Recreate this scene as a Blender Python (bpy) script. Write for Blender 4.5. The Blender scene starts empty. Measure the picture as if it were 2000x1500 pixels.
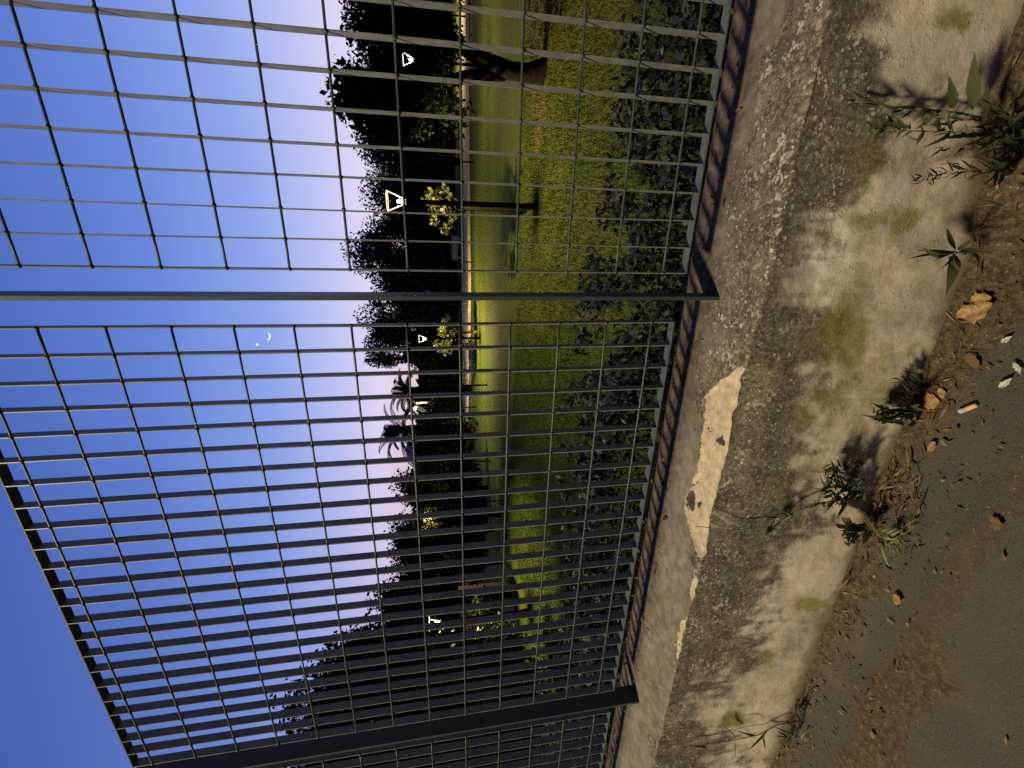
import bpy, math, random
import numpy as np
from mathutils import Matrix, Vector

# ------------------------------------------------------------------ camera
ROAD = 2.09                                   # fence-survey zero lies this far above the road
def _rot(r):
    r = np.array(r); th = np.linalg.norm(r); k = r / th
    K = np.array([[0, -k[2], k[1]], [k[2], 0, -k[0]], [-k[1], k[0], 0]])
    return np.eye(3) + np.sin(th) * K + (1 - np.cos(th)) * K @ K
R = _rot([0.170413500, 0.361860428, -0.00244422123]) @ np.array([[1, 0, 0], [0, 0, -1], [0, 1, 0]], float)
C = np.array([0.234244059, -1.0270312, -0.826932886 + ROAD])
F = 834.734187                                # focal length in pixels of the 2000 px wide frame

scene = bpy.context.scene
col = scene.collection
cd = bpy.data.cameras.new("camera")
cam = bpy.data.objects.new("camera", cd); col.objects.link(cam)
cd.sensor_fit = 'HORIZONTAL'; cd.sensor_width = 36.0; cd.lens = F / 2000 * 36
cd.clip_start = 0.02; cd.clip_end = 6000
M = Matrix.Identity(4)
for i in range(3):
    M[i][0] = R[1][i]; M[i][1] = R[0][i]; M[i][2] = -R[2][i]; M[i][3] = C[i]
cam.matrix_world = M
scene.camera = cam

# ------------------------------------------------------------------ world: clear sky a while after sunset
EXPOSURE = 0.0
scene.view_settings.view_transform = 'Standard'
scene.view_settings.look = 'None'
scene.view_settings.gamma = 1
scene.view_settings.exposure = EXPOSURE
scene.cycles.use_denoising = False    # keep the grain of a hand-held dusk shot
scene.cycles.max_bounces = 4
scene.cycles.use_adaptive_sampling = False
scene.cycles.sample_clamp_indirect = .7
w = bpy.data.worlds.new("World"); scene.world = w; w.use_nodes = True
nt = w.node_tree; nt.nodes.clear()
def N(t, **kw):
    n = nt.nodes.new(t)
    for k, v in kw.items(): setattr(n, k, v)
    return n
wout = N('ShaderNodeOutputWorld'); bg = N('ShaderNodeBackground')
tc = N('ShaderNodeTexCoord'); sp = N('ShaderNodeSeparateXYZ')
nt.links.new(tc.outputs['Generated'], sp.inputs[0])
def sky_ramp(stops):
    r = N('ShaderNodeValToRGB'); e = r.color_ramp.elements
    while len(e) < len(stops): e.new(0.5)
    for el, (p, c) in zip(e, stops): el.position = p; el.color = (*c, 1)
    nt.links.new(sp.outputs[2], r.inputs[0]); return r
near = sky_ramp([(0.0, (.80, .54, .60)), (.07, (.82, .62, .74)), (.13, (.80, .70, .92)), (.22, (.53, .57, .92)), (.34, (.28, .39, .85)), (.50, (.135, .24, .70)), (.66, (.073, .15, .51)), (.74, (.06, .12, .42)), (.86, (.03, .055, .18)), (1, (.02, .04, .14))])
away = sky_ramp([(0.0, (.58, .40, .50)), (.07, (.60, .43, .57)), (.13, (.50, .45, .70)), (.22, (.28, .34, .74)), (.34, (.14, .225, .63)), (.50, (.075, .14, .46)), (.66, (.044, .09, .32)), (.74, (.038, .08, .28)), (.86, (.014, .03, .10)), (1, (.012, .025, .09))])
dot = N('ShaderNodeVectorMath', operation='DOT_PRODUCT'); nrm = N('ShaderNodeVectorMath', operation='NORMALIZE')
mul = N('ShaderNodeVectorMath', operation='MULTIPLY'); mul.inputs[1].default_value = (1, 1, 0)
nt.links.new(tc.outputs['Generated'], mul.inputs[0]); nt.links.new(mul.outputs[0], nrm.inputs[0])
nt.links.new(nrm.outputs[0], dot.inputs[0]); dot.inputs[1].default_value = (math.sin(math.radians(12)), math.cos(math.radians(12)), 0)
mr = N('ShaderNodeMapRange', interpolation_type='SMOOTHSTEP')
mr.inputs['From Min'].default_value = 0.2; mr.inputs['From Max'].default_value = 1.0
nt.links.new(dot.outputs['Value'], mr.inputs[0])
mx = N('ShaderNodeMixRGB'); nt.links.new(mr.outputs[0], mx.inputs[0])
nt.links.new(away.outputs[0], mx.inputs[1]); nt.links.new(near.outputs[0], mx.inputs[2])
# the sky away from the afterglow has already gone dark
dot2 = N('ShaderNodeVectorMath', operation='DOT_PRODUCT'); nt.links.new(nrm.outputs[0], dot2.inputs[0])
dot2.inputs[1].default_value = (math.sin(math.radians(-17)), math.cos(math.radians(-17)), 0)
mr2 = N('ShaderNodeMapRange', interpolation_type='SMOOTHSTEP')
for i_, v_ in enumerate((-.25, .70, .16, 1.0)): mr2.inputs[i_ + 1].default_value = v_
nt.links.new(dot2.outputs['Value'], mr2.inputs[0])
mx2 = N('ShaderNodeMixRGB', blend_type='MULTIPLY'); mx2.inputs[0].default_value = 1
nt.links.new(mx.outputs[0], mx2.inputs[1]); nt.links.new(mr2.outputs[0], mx2.inputs[2])
nt.links.new(mx2.outputs[0], bg.inputs[0]); bg.inputs[1].default_value = 1.0
nt.links.new(bg.outputs[0], wout.inputs[0])

# ------------------------------------------------------------------ helpers
rng = np.random.default_rng(7); random.seed(7)
def ray(px, py):
    return R.T @ np.array([(1500 - py - 750) / F, (px - 1000) / F, 1.0])
def at(px, py, axis, val):                    # pixel ray meets the plane axis = val
    d = ray(px, py); return C + d * ((val - C[axis]) / d[axis])
def far(px, py, D):                           # point on the pixel ray at horizontal distance D
    d = ray(px, py); return C + d * (D / math.hypot(d[0], d[1]))
def project(P):
    q = (P - C) @ R.T
    return np.stack([1000 + F * q[..., 1] / q[..., 2], 1500 - (750 + F * q[..., 0] / q[..., 2])], -1)
def sm(a, b, x): t = np.clip((x - a) / (b - a), 0, 1); return t * t * (3 - 2 * t)
_perm = rng.random((256, 256))
def vnoise(x, y):
    xi = np.floor(x).astype(int); yi = np.floor(y).astype(int); fx = x - xi; fy = y - yi
    fx = fx * fx * (3 - 2 * fx); fy = fy * fy * (3 - 2 * fy)
    g = lambda a, b: _perm[a % 256, b % 256]
    return (g(xi, yi) * (1 - fx) + g(xi + 1, yi) * fx) * (1 - fy) + (g(xi, yi + 1) * (1 - fx) + g(xi + 1, yi + 1) * fx) * fy
def fbm(x, y, o=4):
    s = 0; a = .5
    for k in range(o): s = s + a * vnoise(x * 2 ** k + 17.3 * k, y * 2 ** k + 9.1 * k); a *= .5
    return s

def tag(o, label=None, cat=None, group=None, kind=None):
    if label: o['label'] = label
    if cat: o['category'] = cat
    if group: o['group'] = group
    if kind: o['kind'] = kind
    return o
def empty(name, loc, label, cat, group=None):
    o = bpy.data.objects.new(name, None); col.objects.link(o)
    o.location = loc; o.empty_display_size = .1
    return tag(o, label, cat, group)
def obj(name, verts, faces, mat, parent=None, smooth=False, attrs=None):
    """verts are world coordinates; faces a list of tuples or an (n,k) array"""
    verts = np.asarray(verts, float)
    if parent is not None:
        p = parent; off = np.zeros(3)
        while p is not None: off = off + np.array(p.location); p = p.parent
        verts = verts - off
    me = bpy.data.meshes.new(name)
    if isinstance(faces, np.ndarray):
        n, k = faces.shape
        me.vertices.add(len(verts)); me.vertices.foreach_set('co', verts.astype('f').ravel())
        me.loops.add(n * k); me.loops.foreach_set('vertex_index', faces.astype('i').ravel())
        me.polygons.add(n); me.polygons.foreach_set('loop_start', np.arange(0, n * k, k, dtype='i'))
        me.polygons.foreach_set('loop_total', np.full(n, k, dtype='i'))
        me.update(calc_edges=True)
    else:
        me.from_pydata([tuple(v) for v in verts], [], [tuple(f) for f in faces]); me.update()
    if smooth: me.polygons.foreach_set('use_smooth', np.ones(len(me.polygons), dtype=bool))
    for k, v in (attrs or {}).items():
        a = me.attributes.new(k, 'FLOAT', 'POINT'); a.data.foreach_set('value', np.asarray(v, 'f'))
    o = bpy.data.objects.new(name, me); col.objects.link(o)
    if mat: me.materials.append(mat)
    if parent is not None: o.parent = parent
    return o
class MB:
    """collects simple solids into one mesh"""
    def __init__(s): s.v = []; s.f = []
    def add(s, v, f):
        b = len(s.v); s.v += [tuple(x) for x in v]; s.f += [tuple(b + i for i in q) for q in f]; return s
    def box(s, lo, hi, bev=0.0):
        x0, y0, z0 = lo; x1, y1, z1 = hi
        v = [(x0, y0, z0), (x1, y0, z0), (x1, y1, z0), (x0, y1, z0), (x0, y0, z1), (x1, y0, z1), (x1, y1, z1), (x0, y1, z1)]
        return s.add(v, [(0, 3, 2, 1), (4, 5, 6, 7), (0, 1, 5, 4), (1, 2, 6, 5), (2, 3, 7, 6), (3, 0, 4, 7)])
    def tube(s, pts, rad, n=8, cap=True):
        pts = [np.array(p, float) for p in pts]
        if np.isscalar(rad): rad = [rad] * len(pts)
        v = []; up = None
        for i, p in enumerate(pts):
            t = pts[min(i + 1, len(pts) - 1)] - pts[max(i - 1, 0)]; t = t / (np.linalg.norm(t) + 1e-9)
            if up is None:
                up = np.array([0, 0, 1.]) if abs(t[2]) < .9 else np.array([1., 0, 0])
            a = np.cross(t, up); a /= np.linalg.norm(a) + 1e-9; b = np.cross(a, t); up = b
            for k in range(n):
                th = 2 * math.pi * k / n; v.append(p + rad[i] * (math.cos(th) * a + math.sin(th) * b))
        f = []
        for i in range(len(pts) - 1):
            for k in range(n): f.append((i * n + k, i * n + (k + 1) % n, (i + 1) * n + (k + 1) % n, (i + 1) * n + k))
        if cap: f.append(tuple(range(n))[::-1]); f.append(tuple((len(pts) - 1) * n + k for k in range(n)))
        return s.add(v, f)
    def blade(s, p0, p1, width, nrm=None, sag=0.0, seg=6, fold=.25, prof=None, twist=0.0):
        """a leaf: pointed strip from p0 to p1 with a folded midrib and a bend"""
        p0 = np.array(p0, float); p1 = np.array(p1, float); d = p1 - p0; L = np.linalg.norm(d) + 1e-9; d /= L
        n = np.array(nrm if nrm is not None else C - p0, float); n -= d * n.dot(d); n /= np.linalg.norm(n) + 1e-9
        sd = np.cross(d, n); v = []; f = []
        for i in range(seg + 1):
            t = i / seg
            wd = width * (prof(t) if prof else (math.sin(math.pi * min(1, t ** .8)) * .5 + .02))
            c = p0 + d * L * t + n * (sag * L * math.sin(math.pi * t))
            a = twist * t; s2 = sd * math.cos(a) + n * math.sin(a); n2 = n * math.cos(a) - sd * math.sin(a)
            v += [c + s2 * wd + n2 * wd * fold, c, c - s2 * wd + n2 * wd * fold]
        for i in range(seg):
            b = i * 3; f += [(b, b + 1, b + 4, b + 3), (b + 1, b + 2, b + 5, b + 4)]
        return s.add(v, f)
    def build(s, name, mat, parent=None, smooth=False): return obj(name, s.v, s.f, mat, parent, smooth)

# ------------------------------------------------------------------ materials
def mat(name, base, rough=.8, spec=.3, vary=None, scale=8, bump=0, bscale=60, metal=0, per_leaf=None, trans=0, detail=6):
    m = bpy.data.materials.new(name); m.use_nodes = True
    t = m.node_tree; L = t.links; p = t.nodes['Principled BSDF']
    p.inputs['Roughness'].default_value = rough; p.inputs['Specular IOR Level'].default_value = spec
    p.inputs['Metallic'].default_value = metal; p.inputs['Base Color'].default_value = (*base, 1)
    co = t.nodes.new('ShaderNodeTexCoord')
    src = None
    if vary:
        n = t.nodes.new('ShaderNodeTexNoise'); n.inputs['Scale'].default_value = scale; n.inputs['Detail'].default_value = detail
        n.inputs['Roughness'].default_value = .65
        L.new(co.outputs['Object'], n.inputs['Vector'])
        r = t.nodes.new('ShaderNodeValToRGB'); r.color_ramp.elements[0].position = .34; r.color_ramp.elements[1].position = .66
        r.color_ramp.elements[0].color = (*base, 1); r.color_ramp.elements[1].color = (*vary, 1)
        L.new(n.outputs['Fac'], r.inputs[0]); src = r.outputs[0]
    if per_leaf:
        g = t.nodes.new('ShaderNodeNewGeometry'); r = t.nodes.new('ShaderNodeValToRGB')
        e = r.color_ramp.elements
        while len(e) < len(per_leaf): e.new(.5)
        for i, (el, c) in enumerate(zip(e, per_leaf)): el.position = i / (len(per_leaf) - 1); el.color = (*c, 1)
        L.new(g.outputs['Random Per Island'], r.inputs[0])
        if src is not None:
            mxn = t.nodes.new('ShaderNodeMixRGB'); mxn.inputs[0].default_value = .5
            L.new(src, mxn.inputs[1]); L.new(r.outputs[0], mxn.inputs[2]); src = mxn.outputs[0]
        else: src = r.outputs[0]
    if src is not None: L.new(src, p.inputs['Base Color'])
    if bump:
        n2 = t.nodes.new('ShaderNodeTexNoise'); n2.inputs['Scale'].default_value = bscale; n2.inputs['Detail'].default_value = 8
        L.new(co.outputs['Object'], n2.inputs['Vector'])
        b = t.nodes.new('ShaderNodeBump'); b.inputs['Strength'].default_value = bump; b.inputs['Distance'].default_value = .6 / bscale
        L.new(n2.outputs['Fac'], b.inputs['Height']); L.new(b.outputs[0], p.inputs['Normal'])
    if trans:
        tr = t.nodes.new('ShaderNodeBsdfTranslucent')
        if src is not None: L.new(src, tr.inputs[0])
        else: tr.inputs[0].default_value = (*base, 1)
        ms = t.nodes.new('ShaderNodeMixShader'); ms.inputs[0].default_value = trans
        L.new(p.outputs[0], ms.inputs[1]); L.new(tr.outputs[0], ms.inputs[2])
        L.new(ms.outputs[0], t.nodes['Material Output'].inputs[0])
    return m
def glow(name, c, s):
    m = bpy.data.materials.new(name); m.use_nodes = True; p = m.node_tree.nodes['Principled BSDF']
    p.inputs['Base Color'].default_value = (.8, .8, .8, 1)
    p.inputs['Emission Color'].default_value = (*c, 1); p.inputs['Emission Strength'].default_value = s
    m.cycles.emission_sampling = 'NONE'           # their real light comes from the lamp placed inside
    return m
class G:
    """tiny node-graph builder for the two painted surfaces"""
    def __init__(s, name):
        s.m = bpy.data.materials.new(name); s.m.use_nodes = True; s.t = s.m.node_tree; s.p = s.t.nodes['Principled BSDF']
        s.co = s.t.nodes.new('ShaderNodeTexCoord').outputs['Object']
    def link(s, a, b):
        if isinstance(a, (int, float)): b.default_value = a
        elif isinstance(a, tuple): b.default_value = (*a, 1) if len(a) == 3 and b.type == 'RGBA' else a
        else: s.t.links.new(a, b)
    def noise(s, sc, det=6, ro=.6, vec=None):
        n = s.t.nodes.new('ShaderNodeTexNoise'); n.inputs['Scale'].default_value = sc; n.inputs['Detail'].default_value = det
        n.inputs['Roughness'].default_value = ro; s.link(vec or s.co, n.inputs['Vector']); return n.outputs['Fac']
    def vor(s, sc, vec=None, feat='F1'):
        n = s.t.nodes.new('ShaderNodeTexVoronoi'); n.feature = feat; n.inputs['Scale'].default_value = sc; s.link(vec or s.co, n.inputs['Vector']); return n.outputs['Distance']
    def attr(s, k):
        n = s.t.nodes.new('ShaderNodeAttribute'); n.attribute_name = k; return n.outputs['Fac']
    def math(s, op, a, b=0.0):
        n = s.t.nodes.new('ShaderNodeMath'); n.operation = op; s.link(a, n.inputs[0]); s.link(b, n.inputs[1]); return n.outputs[0]
    def rng(s, x, a, b, c=0.0, d=1.0):
        n = s.t.nodes.new('ShaderNodeMapRange'); n.interpolation_type = 'SMOOTHSTEP'; s.link(x, n.inputs[0])
        for i, v in enumerate((a, b, c, d)): n.inputs[i + 1].default_value = v
        return n.outputs[0]
    def mix(s, f, a, b):
        n = s.t.nodes.new('ShaderNodeMixRGB'); s.link(f, n.inputs[0]); s.link(a, n.inputs[1]); s.link(b, n.inputs[2]); return n.outputs[0]
    def mapv(s, scale):
        n = s.t.nodes.new('ShaderNodeMapping'); n.inputs['Scale'].default_value = scale; s.link(s.co, n.inputs[0]); return n.outputs[0]
    def bump(s, hs):
        prev = None
        for h, st, dist in hs:
            b = s.t.nodes.new('ShaderNodeBump'); b.inputs['Strength'].default_value = st; b.inputs['Distance'].default_value = dist
            s.link(h, b.inputs['Height'])
            if prev is not None: s.link(prev, b.inputs['Normal'])
            prev = b.outputs[0]
        s.link(prev, s.p.inputs['Normal'])

# painted steel of the fence: dark green, dusty
g = G('green_fence_paint')
c = g.mix(g.rng(g.noise(25), .4, .7), (.115, .122, .106), (.165, .163, .138))
c = g.mix(g.rng(g.noise(140, 3), .62, .75), c, (.22, .20, .165))
c = g.mix(g.rng(g.noise(60, 5, .8), .66, .72), c, (.09, .055, .03))
g.link(c, g.p.inputs['Base Color']); g.p.inputs['Roughness'].default_value = .5; g.p.inputs['Specular IOR Level'].default_value = .35
g.bump([(g.noise(300, 3), .25, .001)])
M_FENCE = g.m
g = G('green_rod_paint')
c = g.mix(g.rng(g.noise(25), .4, .7), (.028, .045, .036), (.045, .062, .05))
c = g.mix(g.rng(g.noise(140, 3), .64, .78), c, (.2, .19, .16))
g.link(c, g.p.inputs['Base Color']); g.p.inputs['Roughness'].default_value = .45; g.p.inputs['Specular IOR Level'].default_value = .3
M_ROD = g.m
M_RAIL = mat('green_rail_paint', (.038, .053, .05), .6, .2, vary=(.07, .085, .08), scale=40, bump=.15, bscale=250)
M_POST = mat('green_post_paint', (.022, .036, .032), .5, .3, vary=(.035, .05, .045), scale=30, bump=.15, bscale=250)
M_BARK = mat('bark', (.009, .007, .005), .9, .05, vary=(.018, .014, .009), scale=6, bump=.8, bscale=14)
M_LEAF_DARK = mat('dark_tree_leaves', (.02, .03, .015), .7, .15, per_leaf=[(.006, .008, .004), (.010, .014, .006), (.018, .024, .009)])
M_LEAF_OLIVE = mat('olive_tree_leaves', (.03, .035, .02), .7, .15, per_leaf=[(.010, .011, .006), (.016, .018, .009), (.024, .026, .013)])
M_LEAF_BROAD = mat('broad_tree_leaves', (.04, .06, .02), .95, .0, per_leaf=[(.006, .008, .004), (.010, .015, .005), (.016, .024, .008)], trans=.1)
M_LEAF_LIT = mat('lit_leaves', (.06, .09, .025), .6, .2, per_leaf=[(.004, .006, .002), (.010, .014, .003), (.016, .02, .004), (.05, .06, .01)], trans=.3)  # brighter per-leaf tones paint scattered lamp-lit leaves into the colour
M_PALM = mat('palm_leaves', (.03, .04, .02), .6, .2, per_leaf=[(.008, .01, .006), (.014, .018, .009)])
M_HEDGE = mat('hedge_leaves', (.06, .08, .05), .5, .3, per_leaf=[(.005, .007, .005), (.010, .014, .008), (.018, .024, .014), (.058, .066, .042)], trans=.0)
M_TWIG = mat('twigs', (.06, .045, .03), .9, .1, vary=(.1, .08, .05), scale=30)
M_WEED = mat('weed_leaves', (.05, .09, .02), .75, .15, per_leaf=[(.040, .050, .018), (.06, .072, .026), (.09, .10, .04)], trans=.2)
M_WEED_DARK = mat('dark_weed_leaves', (.03, .05, .018), .6, .2, per_leaf=[(.02, .03, .012), (.035, .055, .018), (.05, .06, .02)], trans=.15)
M_WEED_PALE = mat('pale_weed_leaves', (.16, .18, .06), .6, .2, per_leaf=[(.14, .17, .05), (.22, .22, .09)], trans=.2)
M_STEM = mat('weed_stems', (.12, .11, .05), .7, .2, vary=(.19, .17, .08), scale=40)
M_DRY = mat('dry_leaves', (.33, .22, .09), .8, .1, vary=(.15, .09, .04), scale=95, bump=.3, bscale=120)
M_DRY_DARK = mat('brown_leaves', (.10, .055, .025), .8, .15, per_leaf=[(.04, .024, .012), (.08, .048, .02), (.13, .08, .032), (.24, .155, .065)])
M_LAMPMETAL = mat('lamp_post_paint', (.006, .006, .006), .95, .0, vary=(.01, .01, .01), scale=20)
def matte(name, c):
    m = bpy.data.materials.new(name); m.use_nodes = True; t = m.node_tree; d = t.nodes.new('ShaderNodeBsdfDiffuse'); n = t.nodes.new('ShaderNodeTexNoise'); n.inputs['Scale'].default_value = 30
    x = t.nodes.new('ShaderNodeMixRGB'); x.inputs[1].default_value = (*c, 1); x.inputs[2].default_value = (*[q * 1.7 for q in c], 1)
    t.links.new(n.outputs['Fac'], x.inputs[0]); t.links.new(x.outputs[0], d.inputs[0]); t.links.new(d.outputs[0], t.nodes['Material Output'].inputs[0]); return m
M_LAMPMETAL = matte('matte_black_paint', (.005, .005, .005))
M_BARK_LIT = mat('lit_bark', (.20, .12, .06), .9, .1, vary=(.12, .075, .04), scale=6, bump=.5, bscale=14)  # lit copy of the bark: lamp light put into the trunk colour
M_STONE = mat('light_stone', (.42, .38, .33), .9, .2, vary=(.3, .27, .23), scale=3, bump=.3, bscale=20)

# ------------------------------------------------------------------ the low wall
WF, WB, WT = -.167, .17, .545                 # front face, back face, top of the wall
def interp(y, table):
    t = np.array(sorted(table)); return np.interp(y, t[:, 0], t[:, 1])
CH_HI, CH_LO = at(1366, 1092, 2, WT)[0], at(1443, 716, 2, WT)[0]
_cu = [at(px, py, 2, WT) for px, py in ((1440, 714), (1412, 740), (1378, 772), (1372, 830), (1366, 895), (1352, 940), (1337, 975), (1336, 1000), (1344, 1030), (1355, 1070), (1366, 1092))]
CHIP_X = np.array([p[0] for p in _cu])[::-1]; CHIP_Y = np.array([p[1] for p in _cu])[::-1]
def chip_edge(X):                             # rear edge of the broken-off arris (Y), = WF where nothing is missing
    e = np.interp(X, CHIP_X, CHIP_Y, left=WF - .01, right=WF - .01)
    for px, py, hw, dp in ((1338, 1128, .05, .016), (1316, 1222, .10, .024)):
        c0 = at(px, py, 2, WT); e = np.maximum(e, WF - .01 + (dp + .01) * np.clip(1.25 - np.abs((X - c0[0]) / hw) ** 1.5, 0, 1))
    return e
xs = np.concatenate([np.linspace(-7, -2.7, 60), np.arange(-2.68, 1.0, .0065), np.linspace(1.01, 3.5, 50)])
nt_, nf_ = 60, 95
back_ = .024 * sm(CH_HI - .03, CH_HI + .10, xs) * sm(CH_LO + .02, CH_LO - .035, xs)
back_ = np.maximum(back_, .012 * np.clip(1 - ((xs - at(1316, 1222, 2, WT)[0]) / .08) ** 2, 0, 1))
back_ = back_ + (fbm(xs * 25, xs * 0 + 7, 4) - .47) * .006
YE = WF + back_
tY = np.linspace(0, 1, nt_)
XX = np.repeat(xs[:, None], nt_, 1); YY = WB + (YE[:, None] - WB) * tY[None, :]
edge = chip_edge(xs) + (fbm(xs * 45, xs * 0 + 3, 4) - .45) * .022 * (chip_edge(xs) > WF) - 0
depth = .014 * sm(0, .05, edge - YE)
frac = np.clip((edge[:, None] - YY) / np.maximum((edge - YE)[:, None], 1e-4), 0, 1)
bite = np.where((edge - YE)[:, None] > 0, depth[:, None] * (0.6 * sm(0, .05, frac) + .4 * frac), 0)
ZT = WT - bite - .004 * sm(.012, 0, YY - YE[:, None]) + (fbm(XX * 14, YY * 14, 4) - .47) * .006 + (fbm(XX * 70, YY * 70, 2) - .4) * .0022
ZT += -(sm(.12, .2, YY)) * .03
ZT += np.where(bite > 0, (fbm(XX * 60, YY * 60, 4) - .45) * .012, 0)
zt_edge = ZT[:, -1]
tt = np.linspace(0, 1, nf_)[1:] ** 1.15
ZF = zt_edge[:, None] + (-.12 - zt_edge[:, None]) * tt[None, :]
XF = np.repeat(xs[:, None], nf_ - 1, 1)
YF = WF + back_[:, None] * sm(.10, .0, zt_edge[:, None] - ZF) + (fbm(XF * 10, ZF * 10 + 40, 4) - .47) * .010 + (fbm(XF * 80, ZF * 80, 2) - .4) * .0025 - .012 * sm(.25, 0, ZF)
V = np.concatenate([np.stack([XX, YY, ZT], -1), np.stack([XF, YF, ZF], -1)], 1)
back = np.stack([xs, xs * 0 + WB, xs * 0 - 1.6], -1)[:, None, :]
V = np.concatenate([back, V], 1)
nx, nn = V.shape[:2]
idx = np.arange(nx * nn).reshape(nx, nn)
Fq = np.stack([idx[:-1, :-1], idx[1:, :-1], idx[1:, 1:], idx[:-1, 1:]], -1).reshape(-1, 4)
Vf = V.reshape(-1, 3)
front = (np.tile(np.arange(nn), (nx, 1)) > nt_).reshape(-1)
P2 = project(Vf); px, py = P2[:, 0], P2[:, 1]
warp = (fbm(Vf[:, 0] * 9, Vf[:, 2] * 9 + Vf[:, 1] * 9, 5) - .47)
warp2 = (fbm(Vf[:, 0] * 26 + 50, Vf[:, 2] * 26 + Vf[:, 1] * 26, 4) - .47)
edge_all = np.repeat(edge, nn)
chip_a = np.where(front, -.02, np.clip(edge_all - Vf[:, 1], -.03, .03)); chip_a = np.where(edge_all > np.repeat(YE, nn), chip_a, -.03)
# grime as it lies on the wall: dark lichen belt under the arris, pale rubbed patches, ochre moss
xd = interp(py, [(-300, 1740), (0, 1740), (100, 1750), (200, 1725), (300, 1745), (350, 1700), (400, 1655), (420, 1600), (450, 1575), (560, 1565), (600, 1610), (700, 1625), (780, 1600), (850, 1555), (900, 1550), (960, 1600), (1020, 1610), (1080, 1530), (1150, 1480), (1250, 1455), (1350, 1400), (1430, 1380), (1500, 1420), (1800, 1400)])
xt = interp(py, [(-300, 1580), (0, 1515), (100, 1492), (200, 1470), (400, 1425), (480, 1412), (560, 1392), (620, 1385), (660, 1398), (720, 1372), (800, 1372), (1000, 1345), (1100, 1345), (1200, 1330), (1300, 1300), (1500, 1270), (1800, 1200)])
dark = np.where(front, .5 + (xd - px) / 100 + warp * 2.2 + warp2 * .8, .5 + (px - xt) / 50 + warp * 2.2 + warp2 * 1.2)
dark = np.clip(dark + np.where(front, (fbm(Vf[:, 0] * 38 + 9, Vf[:, 2] * 4 + 3, 3) - .44) * 1.1, 0), 0, 1)
def blobs(lst):
    s = np.zeros(len(px))
    for bx, by, rx, ry, a in lst:
        d = ((px - bx) / rx) ** 2 + ((py - by) / ry) ** 2
        s = np.maximum(s, a * np.exp(-d * .55) * np.clip(1.05 + warp * 3.2 + warp2 * 2.6, 0, 1.4))
    return s
moss = np.where(front, blobs([(1560, 960, 70, 40, .4), (1830, 640, 50, 90, .35), (1790, 560, 40, 60, .35), (1680, 760, 160, 130, .5), (1660, 600, 80, 120, .45), (1780, 450, 90, 50, .5), (1875, 45, 40, 26, .9), (1745, 435, 75, 25, .9), (1700, 480, 90, 30, .45), (1655, 655, 36, 75, 1), (1610, 790, 60, 40, .85), (1720, 730, 130, 70, .45), (1690, 860, 70, 45, .5), (1640, 720, 90, 90, .4), (1585, 1182, 34, 15, .9), (1500, 1287, 18, 16, .7), (1432, 1405, 26, 13, .95), (1700, 320, 60, 70, .4), (1600, 930, 50, 50, .45), (1770, 690, 120, 40, .45), (1570, 1330, 60, 30, .25)]), 0)
pale = np.where(front, blobs([(1605, 500, 50, 80, 1), (1680, 130, 34, 40, .5), (1660, 790, 40, 50, .5), (1500, 1160, 60, 60, .4), (1440, 1270, 40, 60, .4)]), 0)
foot = np.where(front, np.clip(sm(.12, .0, Vf[:, 2] - .08 * sm(.1, .5, Vf[:, 0])) + warp * .6, 0, 1), 0)
dust_shade = np.where(front, 0, sm(-.02, .06, Vf[:, 1] + warp * .05)); topf = np.where(front, 0.0, 1.0)  # dirt and fence shade together darken the ledge colour
hole = 1.2 * blobs([(1369, 937, 9, 7, 1), (1350, 945, 8, 8, 1), (1349, 972, 6, 13, 1), (1352, 992, 5, 5, 1), (1366, 985, 4, 5, .8), (1408, 862, 6, 6, .8), (1386, 840, 4, 5, .7), (1345, 1108, 6, 9, 1), (1312, 1215, 4, 18, .9)])
lich = blobs([(1722, 75, 34, 42, 1), (1700, 150, 20, 25, .7), (1532, 370, 16, 70, .9), (1508, 455, 22, 50, 1), (1480, 560, 30, 40, .6), (1418, 655, 24, 36, 1), (1400, 690, 20, 20, .8), (1570, 20, 12, 40, .7), (1480, 680, 25, 35, .5), (1470, 780, 20, 40, .5), (1390, 1165, 26, 22, .8), (1425, 1185, 20, 24, .8), (1370, 1290, 22, 14, .6), (1640, 240, 30, 60, .4), (1600, 330, 40, 60, .5)])
g = G('weathered_concrete')
n1 = g.noise(7); n2 = g.noise(38, 8, .7); n3 = g.noise(220, 3)
c = g.mix(g.rng(n1, .35, .68), (.52, .46, .365), (.40, .35, .27))
c = g.mix(g.rng(n2, .5, .74, 0, .5), c, (.30, .255, .18))
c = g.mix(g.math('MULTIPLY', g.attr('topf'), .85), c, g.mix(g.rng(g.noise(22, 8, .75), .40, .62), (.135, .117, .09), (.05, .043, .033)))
c = g.mix(g.rng(g.attr('pale'), .35, .8, 0, .8), c, (.68, .63, .54))
soft = g.math('MULTIPLY', g.rng(g.math('ADD', g.noise(4.5, 5, .65), g.math('MULTIPLY', g.attr('dark'), .12)), .47, .68, 0, .7), g.rng(g.attr('pale'), .2, .7, 1, .15))
c = g.mix(soft, c, g.mix(g.rng(n2, .4, .6), (.12, .108, .08), (.25, .22, .17)))
dk = g.math('ADD', g.attr('dark'), g.math('MULTIPLY', g.math('SUBTRACT', n2, .5), 1.1))
n4 = g.noise(420, 4, .8)
big = g.noise(11, 5, .6)
dmx = g.math('ADD', g.math('ADD', g.math('MULTIPLY', g.noise(85, 6, .85), .6), g.math('MULTIPLY', big, .4)), g.math('MULTIPLY', n4, .25))
dcol = g.mix(g.rng(dmx, .50, .76), (.028, .024, .017), (.165, .143, .105))
dcol = g.mix(g.rng(g.noise(60, 5, .8, g.mapv((1.3, 1, 1))), .56, .70, 0, .55), dcol, (.235, .205, .155))
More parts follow.
